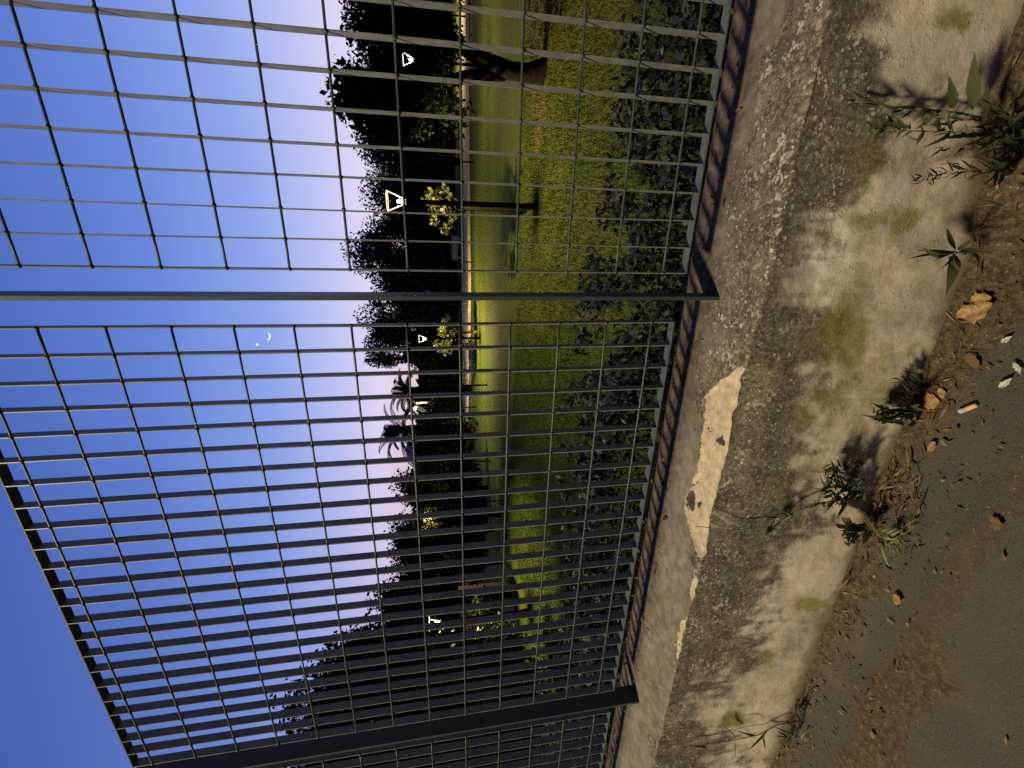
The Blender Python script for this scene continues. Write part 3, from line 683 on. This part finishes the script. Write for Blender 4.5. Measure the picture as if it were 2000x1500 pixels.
# two palms
def palm(label, px_, py_, D, R_, nf):
    c = far(px_, py_, D); gz = float(lawn_z(c[0], c[1]))
    root = empty('palm_tree', (c[0], c[1], gz), label, 'palm', 'palms on the skyline')
    MB().tube([(c[0], c[1], gz - .2), (c[0] + .1, c[1], (gz + c[2]) / 2), tuple(c)], [.35, .28, .3], 10).build('trunk', M_BARK, root, True)
    mb = MB()
    for k in range(nf):
        az = random.uniform(0, 2 * math.pi); el = random.uniform(.05, 1.45); L = R_ * random.uniform(.8, 1.15)
        h = np.array([math.cos(az), math.sin(az), 0]); p = np.array(c, float); pts = [p.copy()]; a = el
        for s in range(10):
            p = p + L / 10 * (h * math.cos(a) + np.array([0, 0, math.sin(a)])); a -= .07 + .02 * s; pts.append(p.copy())
        mb.tube(pts, [.05 * (1 - i / 12) for i in range(11)], 4, False)
        side = np.cross(h, [0, 0, 1])
        for i in range(1, 11):
            for u in (0, .5):
                q = pts[i - 1] * (1 - u) + pts[i] * u; t = pts[i] - pts[i - 1]; t /= np.linalg.norm(t)
                ll = .75 * math.sin(math.pi * min(1, (i + u) / 11.5) ** .7) + .12
                for s in (-1, 1):
                    tip = q + (side * s * .5 + t * .75 + np.array([0, 0, -.28])) * ll
                    mb.blade(q, tip, .15, nrm=np.cross(t, side) + .01, seg=2)
    mb.build('fronds', M_PALM, root)
palm('right palm of the two, lower and partly behind a fence bar', 800, 763, 36, 2.4, 17)
palm('left palm of the two, taller with drooping fronds on the pink skyline', 790, 838, 36, 3.3, 20)

# ------------------------------------------------------------------ park lamps
M_HEAD = glow('lit_lantern_frame', (1.0, .80, .42), 2.2)
M_BULB = glow('lamp_bulb', (1.0, .88, .6), 30.0)
def down_light(name, loc, energy, colr, rad, parent, cone=161, blend=.35):
    ld = bpy.data.lights.new(name, 'SPOT'); ld.energy = energy; ld.color = colr; ld.shadow_soft_size = rad
    ld.spot_size = math.radians(cone); ld.spot_blend = blend     # the cap and frame keep the light off the sky and the street
    lo = bpy.data.objects.new(name, ld); col.objects.link(lo); lo.parent = parent
    lo.location = Vector(loc) - parent.location; return lo
def park_lamp(label, bx, by, zh, rw, hh, energy, pole_r=.055, group='triangular park lamps', cone=161):
    gz = float(lawn_z(bx, by)); root = empty('park_lamp', (bx, by, gz), label, 'lamp', group)
    zb = zh - hh
    MB().tube([(bx, by, gz - .1), (bx, by, gz + .25), (bx, by, gz + .26), (bx, by, zb)], [pole_r * 1.35, pole_r * 1.35, pole_r, pole_r * .98], 16).build('pole', M_LAMPMETAL, root)
    mb = MB(); n = 28; ring = lambda r, z: [(bx + r * math.cos(2 * math.pi * k / n), by + r * math.sin(2 * math.pi * k / n), z) for k in range(n)]
    mb.add(ring(rw, zh) + ring(rw, zh + .025) + [(bx, by, zh + .06)] + ring(rw * .9, zh - .001),
           [(k, (k + 1) % n, n + (k + 1) % n, n + k) for k in range(n)] + [(n + k, n + (k + 1) % n, 2 * n) for k in range(n)])
    mb.build('cap', M_LAMPMETAL, root)
    mb = MB(); mb.add(ring(rw * .99, zh - .012) + ring(rw * .80, zh - .012) + ring(rw * .99, zh - .001) + ring(rw * .8, zh - .001),
           [(k, (k + 1) % n, n + (k + 1) % n, n + k) for k in range(n)] + [(2 * n + k, 2 * n + (k + 1) % n, (k + 1) % n, k) for k in range(n)] + [(n + k, n + (k + 1) % n, 3 * n + (k + 1) % n, 3 * n + k) for k in range(n)])
    mb.build('reflector', M_HEAD, root)
    for k in range(2):
        th = math.pi * k - .1
        MB().tube([(bx + pole_r * .6 * math.cos(th), by + pole_r * .6 * math.sin(th), zb), (bx + rw * .93 * math.cos(th), by + rw * .93 * math.sin(th), zh - .013)], .011, 8).build('strut', M_HEAD, root, True)
    zc = zb + hh * .38; r = .045
    MB().tube([(bx, by, zb - .02), (bx, by, zb + .005), (bx, by, zb + .02), (bx, by, zb + .06)], [pole_r * 1.2, pole_r * 1.25, pole_r * 1.25, pole_r * .7], 14).build('socket', M_LAMPMETAL, root, True)
    MB().tube([(bx, by, zb + .06), (bx, by, zb + .075), (bx, by, zc), (bx, by, zc + .04), (bx, by, zc + .06)], [.01, r * .9, r, r * .7, .005], 12).build('bulb', M_BULB, root, True)
    if group != 'triangular park lamps': point_light('lamp_light', (bx, by, zc + .12), energy, (1.0, .70, .22), .05, root)
    else: down_light('lamp_light', (bx, by, zc + .12), energy, (1.0, .76, .30), .06, root, cone)
L1 = at(1046, 403, 2, LAWN); zt_ = far(756, 396, math.hypot(L1[0] - C[0], L1[1] - C[1]))[2]
park_lamp('nearest park lamp, largest bright triangle on a thick black post', L1[0], L1[1], zt_, .235, .46, 2700, .06, cone=148)
L2 = at(938, 660, 2, LAWN); zt_ = far(818, 660, math.hypot(L2[0] - C[0], L2[1] - C[1]))[2]
park_lamp('second park lamp on a thin black post beside yellow lit shrubs', L2[0], L2[1], zt_, .24, .46, 6500, .06, cone=153)
L3 = far(820, 118, 23); zt_ = far(787, 118, 23)[2]
park_lamp('park lamp shining inside the dark crown of the leaning tree', L3[0], L3[1], zt_, .25, .46, 1800, .06)
L3 = far(820, 75, 47); zt_ = far(800, 75, 47)[2]
park_lamp('far park lamp lighting grass beyond the path on the right', L3[0], L3[1], zt_, .25, .46, 6500, .06)
L6 = far(820, 1012, 20.5); zt_ = far(828, 1012, 20.5)[2]
park_lamp('park lamp buried in the leaves of a yellow lit tree', L6[0], L6[1], zt_, .2, .44, 420, .06, 'lamps among leaves')
L7 = far(838, 1218, 14.5); zt_ = far(838, 1218, 14.5)[2]
park_lamp('white glowing park lamp at left, glimpsed between the fence bars', L7[0], L7[1], zt_, .2, .36, 2600, .06, cone=118)
L8 = far(838, 1163, 24); zt_ = far(838, 1163, 24)[2]
park_lamp('small far park lamp right of the white left lamp', L8[0], L8[1], zt_, .22, .4, 150, .06)
# leaves lit around the buried lamp
# two ball lamps by the palms
def ball_lamp(label, px_, py_, D, r, post_m, energy):
    c = far(px_, py_, D); gz = float(lawn_z(c[0], c[1])); root = empty('globe_lamp', (c[0], c[1], gz), label, 'lamp', 'globe lamps near the palms')
    MB().tube([(c[0], c[1], gz - .1), (c[0], c[1], c[2] - r * .8)], [.06, .05], 12).build('pole', post_m, root)
    n = 9; prof = [(math.cos(math.pi * (i / (n - 1) - .5)) * r + .002, math.sin(math.pi * (i / (n - 1) - .5)) * r) for i in range(n)]
    MB().tube([(c[0], c[1], c[2] + z) for _, z in prof], [q for q, _ in prof], 14).build('globe', M_BULB, root, True)
    point_light('lamp_light', (c[0], c[1] - r * 1.3, c[2] - .25), energy, (1.0, .86, .55), .1, root)
ball_lamp('globe lamp between the palms, on a thin dim post', 838, 764, 37, .13, M_LAMPMETAL, 700)
ball_lamp('globe lamp beside a brightly lit pale post, under the left palm', 811, 796, 46, .19, M_LAMPMETAL, 300)
c_ = far(811, 787, 46.6); gz = float(lawn_z(c_[0], c_[1]))
pp = MB().tube([(c_[0], c_[1], gz - .1), (c_[0], c_[1], c_[2])], [.10, .13], 10).build('pale_post', M_STONE, None, True)
tag(pp, 'pale post brightly lit at its top by the globe lamp beside it', 'post')

# ------------------------------------------------------------------ small park things
for label, px0, px1, py_ in (('thin dark stake by the path at the far right', 885, 915, 33), ('thin dark stake by the path behind the leaning trunk', 880, 912, 73),
                             ('short dark stake right of the nearest lamp, standing on the path edge', 893, 925, 317), ('dark stake by the path beside the pale bench', 876, 922, 512),
                             ('slim dark stake on the lawn left of the second lamp', 908, 950, 752), ('slim dark stake on the lawn below the globe lamps', 905, 930, 795)):
    b = at(px1, py_, 2, LAWN + .02); D = math.hypot(b[0] - C[0], b[1] - C[1]); t = far(px0, py_, D); gz = float(lawn_z(b[0], b[1]))
    r = .05
    o = MB().tube([(b[0], b[1], gz - .2), (b[0], b[1], t[2] - .06), (b[0], b[1], t[2] - .02), (b[0], b[1], t[2])], [r, r, r * .8, r * .3], 8).build('stake', M_LAMPMETAL, None, True)
    tag(o, label, 'stake', 'stakes along the path')
b = at(903, 485, 2, LAWN); D = math.hypot(b[0] - C[0], b[1] - C[1]); gz = float(lawn_z(b[0], b[1]))
sb = empty('stone_bench', (b[0], b[1], gz), 'pale stone bench beside the path, left of the nearest lamp', 'bench')
MB().box((b[0] - 1.1, b[1] - .25, gz + .46), (b[0] + 1.1, b[1] + .25, gz + .56)).build('seat', M_STONE, sb)
MB().box((b[0] - 1.1, b[1] + .2, gz + .563), (b[0] + 1.1, b[1] + .3, gz + 1.0)).build('backrest', M_STONE, sb)
for s in (-1, 1): MB().box((b[0] + s * .85 - .1, b[1] - .2, gz - .1), (b[0] + s * .85 + .1, b[1] + .2, gz + .458)).build('leg', M_STONE, sb)
# low wall glimpsed behind the bushes on the left
w0, w1 = far(900, 1150, 20), far(900, 1270, 17); z1_ = far(893, 1200, 19)[2]
d = (w1 - w0); nv = np.array([-d[1], d[0], 0]) / np.linalg.norm(d[:2]) * .12
za, zb_ = LAWN - .3, z1_ - .1
vv = [w0 - nv, w1 - nv, w1 + nv, w0 + nv]; vv = [(p[0], p[1], za) for p in vv] + [(p[0], p[1], zb_) for p in vv]
gw_ = obj('garden_wall', vv, [(0, 3, 2, 1), (4, 5, 6, 7), (0, 1, 5, 4), (1, 2, 6, 5), (2, 3, 7, 6), (3, 0, 4, 7)], mat('pink_render', (.36, .25, .19), .9, .1, vary=(.28, .19, .15), scale=1.2, bump=.2, bscale=9))
tag(gw_, 'pale pinkish garden wall glimpsed behind the bushes at left', 'wall')

# grass blades on the nearer lawn
n = 110000
gx_ = rng.random(n) * 17 - 11; gy_ = 2.6 + 10 * rng.random(n) ** 1.3; gz_ = lawn_z(gx_, gy_)
h = (.03 + .06 * rng.random(n)) * (.5 + fbm(gx_ * 2.5, gy_ * 2.5, 3)); a = rng.random(n) * 6.28; ln = rng.normal(size=(n, 2)) * .025
wv = .008 * np.stack([np.cos(a), np.sin(a)], -1)
b0 = np.stack([gx_ - wv[:, 0], gy_ - wv[:, 1], gz_ - .01], -1); b1 = np.stack([gx_ + wv[:, 0], gy_ + wv[:, 1], gz_ - .01], -1); b2 = np.stack([gx_ + ln[:, 0], gy_ + ln[:, 1], gz_ + h], -1)
gr = obj('grass', np.stack([b0, b1, b2], 1).reshape(-1, 3), np.arange(n * 3).reshape(n, 3), mat('grass_blades', (.07, .1, .02), .7, .15, per_leaf=[(.014, .026, .004), (.032, .044, .007), (.07, .072, .016)], trans=.25))
tag(gr, kind='stuff')

# ------------------------------------------------------------------ moon and planet
def sky_dir(px_, py_, D): d = ray(px_, py_); d /= np.linalg.norm(d); return C + d * D, d
mc, md = sky_dir(525, 657, 2500)
ux = R[1]; uy = R[0]                           # right and up of the picture, as world directions
ra = 19.0; n = 24; v = []
for sgn in (-1, 1):
    for k in range(n + 1):
        th = math.radians(-10 + 85 * (k / n - .5) * 1.9)
        o_ = mc + ra * ((math.cos(th) - .55) * ux * .8 + math.sin(th) * uy) * np.array([1, 1, 1])
        t_ = 5.5 * math.sin(math.pi * k / n)
        dirn = math.cos(th) * ux * .8 + math.sin(th) * uy
        v += [o_ + md * 3 * sgn, o_ - dirn * t_ + md * 3 * sgn]
f = []; m_ = 2 * (n + 1)
for k in range(n):
    a = 2 * k
    f += [(a, a + 1, a + 3, a + 2), (m_ + a, m_ + a + 2, m_ + a + 3, m_ + a + 1), (a, a + 2, m_ + a + 2, m_ + a), (a + 1, m_ + a + 1, m_ + a + 3, a + 3)]
mo = obj('moon', v, f, glow('moonlight', (1, .97, .9), 2.2)); tag(mo, 'thin white crescent moon in the blue sky between two fence bars', 'moon')
pc, _ = sky_dir(502, 673, 2500)
prof = [(4.6 * math.cos(math.pi * (i / 8 - .5)) + .01, 4.6 * math.sin(math.pi * (i / 8 - .5))) for i in range(9)]
pl = MB().tube([(pc[0], pc[1], pc[2] + z) for _, z in prof], [q for q, _ in prof], 12).build('planet', glow('planet_light', (1, .97, .9), 1.6), None, True)
tag(pl, 'tiny bright planet beside the crescent moon', 'planet')

# ------------------------------------------------------------------ weeds at the foot of the wall
def W(px_, py_, y): return at(px_, py_, 1, y)
def weed(name, label, root_px, stems, leaves, m_leaf, cat='weed', sag=.12):
    r0 = W(*root_px, -.2); gz = ground_z(r0[0], r0[1])
    root = empty(name, tuple(r0), label, cat, 'weeds at the foot of the wall')
    if stems:
        mb = MB()
        for pts, rad in stems:
            P = [W(*p) for p in pts]; mb.tube(P, list(np.linspace(rad, rad * .35, len(P))), 6)
        mb.build('stems', M_STEM, root, True)
    mb = MB()
    for (a, b, wd) in leaves:
        pa, pb = W(*a), W(*b); nrm = (C - pa) + rng.normal(size=3) * .5
        pb = pb + rng.normal(size=3) * .006
        mb.blade(pa, pb, wd * random.uniform(.62, .85), nrm, sag=random.uniform(-.6, 1.6) * sag, seg=8, fold=random.uniform(.2, .7), twist=random.uniform(-1.1, 1.1))
    mb.build('leaves', m_leaf, root, True)
    return root
Yw = -.185
L_ = []
L_ += [((1900, 215, -.20), (1912, 112, -.26), .027), ((1862, 212, -.20), (1850, 152, -.25), .018), ((1935, 222, -.21), (1938, 158, -.26), .02), ((1955, 235, -.22), (1995, 150, -.3), .018),
       ((1845, 238, -.21), (1788, 302, -.26), .019), ((1905, 262, -.22), (1828, 272, -.27), .016), ((1800, 213, -.195), (1815, 245, -.22), .012), ((1735, 208, -.19), (1640, 175, -.205), .012), ((1720, 207, -.19), (1650, 208, -.2), .008),
       ((1760, 210, -.19), (1700, 190, -.205), .010), ((1742, 254, -.2), (1700, 250, -.21), .009), ((1760, 254, -.2), (1722, 224, -.22), .011), ((1745, 256, -.2), (1765, 242, -.23), .009), ((1790, 252, -.2), (1830, 222, -.235), .010),
       ((1960, 240, -.22), (1900, 240, -.27), .022), ((1975, 260, -.22), (1915, 285, -.28), .02), ((1985, 250, -.22), (2010, 200, -.3), .02), ((1970, 300, -.22), (1925, 305, -.28), .016), ((1990, 310, -.22), (1950, 345, -.29), .016)]
for k in range(60):                            # slim leaves all along the stems
    t = random.random(); st = random.choice((((1995, 250), (1660, 196)), ((1995, 262), (1710, 252)), ((1990, 280), (1800, 290))))
    x = st[0][0] + (st[1][0] - st[0][0]) * t; y = st[0][1] + (st[1][1] - st[0][1]) * t; an = math.pi + random.uniform(-1.1, 1.1); ln_ = random.uniform(18, 52) * (1 - .4 * t)
    L_.append(((x, y, -.2), (x + ln_ * math.cos(an), y + ln_ * math.sin(an), random.uniform(-.245, -.195)), random.uniform(.004, .011)))
for k in range(40):
    a = (random.uniform(1945, 2010), random.uniform(225, 345), -.2); an = random.uniform(1.6, 4.4); ln_ = random.uniform(35, 75)
    L_.append((a, (a[0] + ln_ * math.cos(an), a[1] + ln_ * math.sin(an), random.uniform(-.29, -.22)), random.uniform(.006, .014)))
weed('tall_weed', 'tall leafy weed with long stems against the wall at the right end', (1995, 255),
     [([(1995, 250, -.2), (1940, 236, -.2), (1880, 222, -.197), (1800, 213, -.193), (1730, 208, -.19), (1660, 196, -.19)], .0032),
      ([(1995, 262, -.2), (1920, 262, -.205), (1850, 258, -.203), (1760, 255, -.2), (1710, 252, -.2)], .0024), ([(1965, 245, -.2), (1900, 233, -.205), (1845, 238, -.21)], .0022), ([(1995, 280, -.2), (1900, 286, -.21), (1800, 290, -.215)], .0018)], L_, M_WEED)
L_ = []
for k in range(46):                            # feathery frond
    t = k / 46; x = 1965 - 175 * t; y = 328 + 16 * t + 3 * math.sin(9 * t); s = -1 if k % 2 else 1
    ln_ = (34 + 20 * random.random()) * (1 - .55 * t)
    L_.append(((x, y, -.21), (x - ln_ * .75, y + s * ln_ * .42 + random.uniform(-5, 5), -.23 + random.uniform(-.02, .01)), random.uniform(.003, .0055)))
weed('feathery_weed', 'feathery fern like weed lying against the pale wall, beside the tall weed', (1980, 335), [([(1985, 332, -.2), (1920, 332, -.207), (1860, 338, -.21), (1795, 346, -.21)], .002)], L_, M_WEED_DARK)
L_ = [((1868, 492, -.22), (1764, 511, -.26), .017), ((1865, 488, -.22), (1800, 472, -.27), .02), ((1862, 498, -.22), (1838, 582, -.29), .024), ((1860, 496, -.22), (1828, 532, -.27), .012), ((1872, 492, -.23), (1926, 498, -.31), .013),
      ((1872, 494, -.23), (1918, 515, -.30), .013), ((1868, 488, -.22), (1848, 448, -.27), .018), ((1862, 494, -.22), (1806, 522, -.26), .016), ((1866, 492, -.22), (1775, 505, -.24), .010), ((1870, 488, -.23), (1905, 470, -.3), .013), ((1868, 498, -.22), (1875, 540, -.3), .014)]
weed('rosette_weed', 'star shaped green weed growing from brown soil at the wall foot', (1875, 494), [([(1885, 494, -.21), (1866, 493, -.22)], .004)], L_, M_WEED)
L_ = []
for k in range(40):
    a = (random.uniform(1712, 1790), random.uniform(800, 826), -.2); an = random.uniform(2.3, 4.2); ln_ = random.uniform(18, 42)
    L_.append((a, (a[0] + ln_ * math.cos(an), a[1] + ln_ * math.sin(an) * .6, random.uniform(-.27, -.21)), random.uniform(.009, .016)))
L_ += [((1790, 796, -.22), (1816, 816, -.30), .013), ((1775, 800, -.22), (1795, 785, -.29), .012), ((1745, 812, -.21), (1690, 812, -.24), .016), ((1748, 806, -.21), (1720, 790, -.25), .016)]
weed('low_weed', 'bright green low seedlings above the round dry leaf', (1780, 806), [([(1795, 806, -.2), (1740, 812, -.205), (1700, 818, -.2)], .0015)], L_, M_WEED)
L_ = []
for k in range(24):  # dark leaves drawn mainly in place of a cast shadow
    a = (random.uniform(1765, 1808), random.uniform(735, 795), -.19); an = random.uniform(2.2, 4.0); ln_ = random.uniform(20, 50)
    L_.append((a, (a[0] + ln_ * math.cos(an), a[1] + ln_ * math.sin(an) - 8, random.uniform(-.23, -.185)), random.uniform(.004, .010)))
weed('shadow_weed', 'dark tuft standing in mostly for a shadow at the wall foot above the bright seedlings', (1800, 755), [([(1805, 760, -.2), (1760, 765, -.195), (1715, 785, -.19)], .002)], L_, M_WEED_DARK)
L_ = []
for k in range(115):
    a = (random.uniform(1622, 1690), random.uniform(905, 985), -.2); an = random.uniform(1.8, 4.6); ln_ = random.uniform(12, 34)
    L_.append((a, (a[0] + ln_ * math.cos(an), a[1] + ln_ * math.sin(an), random.uniform(-.26, -.2)), random.uniform(.005, .012)))
tw = [([(1700, 968, -.2), (1640, 978, -.2), (1585, 985, -.2), (1545, 1005, -.195), (1510, 1030, -.19), (1430, 1036, -.185), (1360, 1028, -.18)], .0032), ([(1585, 985, -.2), (1572, 1015, -.2), (1562, 1040, -.2)], .0025), ([(1640, 978, -.2), (1632, 940, -.2), (1625, 905, -.2)], .002), ([(1650, 975, -.2), (1600, 955, -.2), (1560, 950, -.195)], .002), ([(1545, 1005, -.195), (1530, 1000, -.2)], .004)]
for k in range(34):
    t = random.random(); x = 1680 - 175 * t; y = 972 + 45 * t * t; an = random.uniform(0, 6.28); ln_ = random.uniform(8, 20)
    L_.append(((x, y, -.2), (x + ln_ * math.cos(an), y + ln_ * math.sin(an), random.uniform(-.23, -.2)), random.uniform(.004, .008)))
for x, y in ((1512, 1030), (1508, 1024), (1518, 1036)):
    L_.append(((x, y, -.19), (x - 18 + random.uniform(-8, 8), y + random.uniform(-10, 16), -.215), .013))
weed('twiggy_weed', 'dark twiggy weed with a long dead stem leaning across the wall', (1700, 970), tw, L_, M_WEED_DARK)
L_ = []
for k in range(16):
    a = (random.uniform(1660, 1700), random.uniform(1025, 1050), -.21); an = random.uniform(1.8, 4.6); ln_ = random.uniform(18, 34)
    L_.append((a, (a[0] + ln_ * math.cos(an), a[1] + ln_ * math.sin(an), random.uniform(-.28, -.22)), random.uniform(.016, .026)))
weed('clover_weed', 'small clump of rounded dark green leaves below the twiggy weed', (1690, 1038), [([(1700, 1040, -.2), (1670, 1036, -.22)], .002)], L_, M_WEED)
L_ = []
for k in range(30):
    a = (random.uniform(1715, 1760), random.uniform(1035, 1070), -.25); an = random.uniform(-1.0, 1.3); ln_ = random.uniform(15, 42)
    L_.append((a, (a[0] + ln_ * math.cos(an), a[1] + ln_ * math.sin(an), -.28), random.uniform(.004, .009)))
weed('pale_grass_tuft', 'pale yellowish grass tuft lying over the asphalt edge', (1735, 1050), [], L_, M_WEED_PALE)
L_ = [((1660, 1130, -.19), (1648, 1112, -.21), .005), ((1660, 1132, -.19), (1645, 1128, -.21), .005), ((1660, 1134, -.19), (1650, 1146, -.21), .005), ((1661, 1130, -.19), (1662, 1110, -.22), .004)]
weed('grass_sprout', 'tiny green grass sprout alone at the wall foot', (1662, 1132), [], L_, M_WEED)
L_ = [((1540, 1408, -.2), (1528, 1392, -.22), .008), ((1500, 1425, -.2), (1460, 1470, -.23), .008), ((1475, 1436, -.195), (1432, 1428, -.2), .012), ((1440, 1442, -.19), (1412, 1420, -.2), .008), ((1490, 1432, -.2), (1494, 1455, -.22), .011), ((1435, 1445, -.19), (1434, 1480, -.21), .006),
      ((1545, 1408, -.2), (1560, 1378, -.24), .008), ((1540, 1410, -.2), (1550, 1395, -.23), .010), ((1400, 1450, -.185), (1350, 1462, -.19), .008), ((1380, 1455, -.185), (1340, 1450, -.2), .006)]
for k in range(22):
    a = (random.uniform(1535, 1570), random.uniform(1400, 1470), -.2); an = random.uniform(2, 4.3); ln_ = random.uniform(14, 34)
    L_.append((a, (a[0] + ln_ * math.cos(an), a[1] + ln_ * math.sin(an), random.uniform(-.25, -.2)), random.uniform(.004, .008)))
weed('creeping_weed', 'creeping weed with one long leafy stem on the wall at the left end', (1560, 1410), [([(1562, 1408, -.2), (1520, 1415, -.2), (1480, 1436, -.195), (1420, 1448, -.19), (1350, 1458, -.185), (1300, 1466, -.182)], .0024)], L_, M_WEED_DARK)

# ------------------------------------------------------------------ litter
def Gp(px_, py_): p = at(px_, py_, 2, .012); return np.array([p[0], min(p[1], WF - .03), ground_z(p[0], min(p[1], WF - .03))])
def dry_leaf(name, label, a, b, wd, m, curl, group=None):
    p0, p1 = Gp(*a) + [0, 0, .006], Gp(*b) + [0, 0, .012]
    d = p1 - p0; L = np.linalg.norm(d); d /= L; s = np.cross([0, 0, 1], d); s /= np.linalg.norm(s); n_ = np.cross(d, s); v = []; f = []; m1, m2 = 12, 8
    for i in range(m1 + 1):
        t = i / m1; w_ = wd * (math.sin(math.pi * t ** .8) ** .9 * (1 + .16 * math.sin(23 * t) + .10 * math.sin(41 * t + 1)) * .5 + .002)
        for j in range(m2 + 1):
            u = j / m2 * 2 - 1
            v.append(p0 + d * L * t + s * w_ * u + n_ * (curl * L * (abs(u) ** 1.3 * .75 * (.5 + .5 * math.sin(6 * t + 1)) + .25 * math.sin(math.pi * t) + .10 * math.sin(9 * t + 5 * u)) - .0012 * math.exp(-(u * 5) ** 2)))
    for i in range(m1):
        for j in range(m2): q = i * (m2 + 1) + j; f.append((q, q + 1, q + m2 + 2, q + m2 + 1))
    o = obj(name, v, f, m, None, True)
    sd = o.modifiers.new('thickness', 'SOLIDIFY'); sd.thickness = .0006
    return tag(o, label, 'leaf', group)
LG = 'dry leaves on the ground'
dry_leaf('dry_leaf', 'large tan curled leaf, front half of the pair below the star shaped weed', (1884, 624), (1950, 592), .046, M_DRY, .26, LG)
dry_leaf('dry_leaf', 'tan curled leaf tucked against the larger one under the star shaped weed', (1908, 590), (1948, 580), .034, M_DRY, .4, LG)
dry_leaf('dry_leaf', 'round yellow dry leaf at the wall foot beside the bright seedlings', (1798, 778), (1845, 784), .042, M_DRY, .12, LG)
dry_leaf('dry_leaf', 'small tan leaf scrap next to the round yellow leaf', (1838, 768), (1856, 766), .026, M_DRY, .15, LG)
dry_leaf('dry_leaf', 'narrow brown leaf lying on soil right of the round yellow leaf', (1892, 690), (1918, 722), .022, M_DRY_DARK, .08, LG)
dry_leaf('dry_leaf', 'slim orange brown leaf on the asphalt edge below the seedlings', (1830, 862), (1818, 885), .016, M_DRY, .15, LG)
dry_leaf('dry_leaf', 'brown leaf on the asphalt left of the dark twiggy weed', (1935, 1020), (1965, 1025), .03, M_DRY_DARK, .12, LG)
dry_leaf('dry_leaf', 'small tan leaf lying alone on the asphalt edge', (1745, 1165), (1765, 1178), .03, M_DRY, .15, LG)
dry_leaf('dry_leaf', 'slim yellow leaf on the asphalt in the brown debris strip', (1700, 1428), (1712, 1444), .014, M_DRY, .1, LG)
M_PAPER = mat('white_paper', (.46, .44, .40), .8, .2, vary=(.30, .28, .24), scale=120)
for label, a, b, wd in (('white crumpled paper scrap on the asphalt, largest of the scraps', (1953, 757), (1982, 738), .012), ('white scrap of paper near the photo edge, thin and torn', (1982, 708), (1999, 730), .011), ('narrow white paper strip right of the curled leaves', (1957, 669), (1982, 656), .010)):
    o = dry_leaf('paper_scrap', label, a, b, wd, M_PAPER, .14, 'white paper scraps'); o['category'] = 'paper scrap'
ca, cb = Gp(1874, 804) + [0, 0, .005], Gp(1907, 791) + [0, 0, .005]; cm = ca + (cb - ca) * .38
cg = empty('cigarette_butt', tuple(ca), 'pale cigarette butt on the dark asphalt', 'cigarette butt')
MB().tube([ca, ca + (cm - ca) * .1, cm], [.0052, .0056, .0056], 10).build('paper_end', M_PAPER, cg, True)
MB().tube([cm + (cb - cm) * .002, cb], [.0057, .0055], 10).build('filter', mat('filter_paper', (.62, .36, .16), .8, .2, vary=(.5, .3, .13), scale=200), cg, True)
# crumbs of leaf and twig all along the wall foot
mb = MB(); cnt = 0
while cnt < 1300:
    x = random.uniform(-2.3, .9); y = WF - abs(random.gauss(0, .16)) - .012
    if random.random() < .25: y = random.uniform(-1.0, WF)
    q = project(np.array([x, y, 0.01]))
    L = random.choice((.004, .006, .008, .012, .018)) * random.uniform(.6, 1.3); th = random.uniform(0, 6.28)
    dist = WF - y
    if dist > .22 and random.random() > .18: continue
    p = np.array([x, y, ground_z(x, y) + .002 + random.random() * .006]); e = np.array([math.cos(th), math.sin(th), random.uniform(-.15, .35)])
    mb.blade(p, p + e * L, L * random.uniform(.15, .5), nrm=np.array([random.gauss(0, .4), random.gauss(0, .4), 1]), sag=random.uniform(-.1, .3), seg=3); cnt += 1
for k in range(330):                           # dry stalks caught along the wall foot, thickest below the twiggy weed
    if k < 230: x0_ = random.uniform(1690, 1800); y0_ = random.uniform(900, 1075); p = Gp(x0_, y0_)
    else: p = np.array([random.uniform(-1.9, .7), WF - random.uniform(.015, .09), 0.0]); p[2] = ground_z(p[0], p[1])
    th = random.uniform(0, 6.28); L = random.uniform(.015, .06); e = np.array([math.cos(th), math.sin(th) * .6, random.uniform(-.05, .6)])
    p = p + [0, 0, random.random() * .012]
    mb.blade(p, p + e * L, random.uniform(.0015, .005), nrm=np.array([random.gauss(0, .5), random.gauss(0, .5), 1]), sag=random.uniform(-.2, .3), seg=4)
for k in range(140):                           # along the ledge behind the fence
    x = random.uniform(-2.2, 1.0); y = random.uniform(.02, .16); L = random.uniform(.012, .035); th = random.uniform(0, 6.28)
    p = np.array([x, y, WT + .004 - .03 * float(sm(.12, .2, y))]); e = np.array([math.cos(th), math.sin(th), random.uniform(-.05, .3)])
    mb.blade(p, p + e * L, L * random.uniform(.15, .4), nrm=np.array([random.gauss(0, .4), random.gauss(0, .4), 1]), sag=random.uniform(-.1, .3), seg=3)
ll = mb.build('leaf_litter', M_DRY_DARK); tag(ll, kind='stuff')
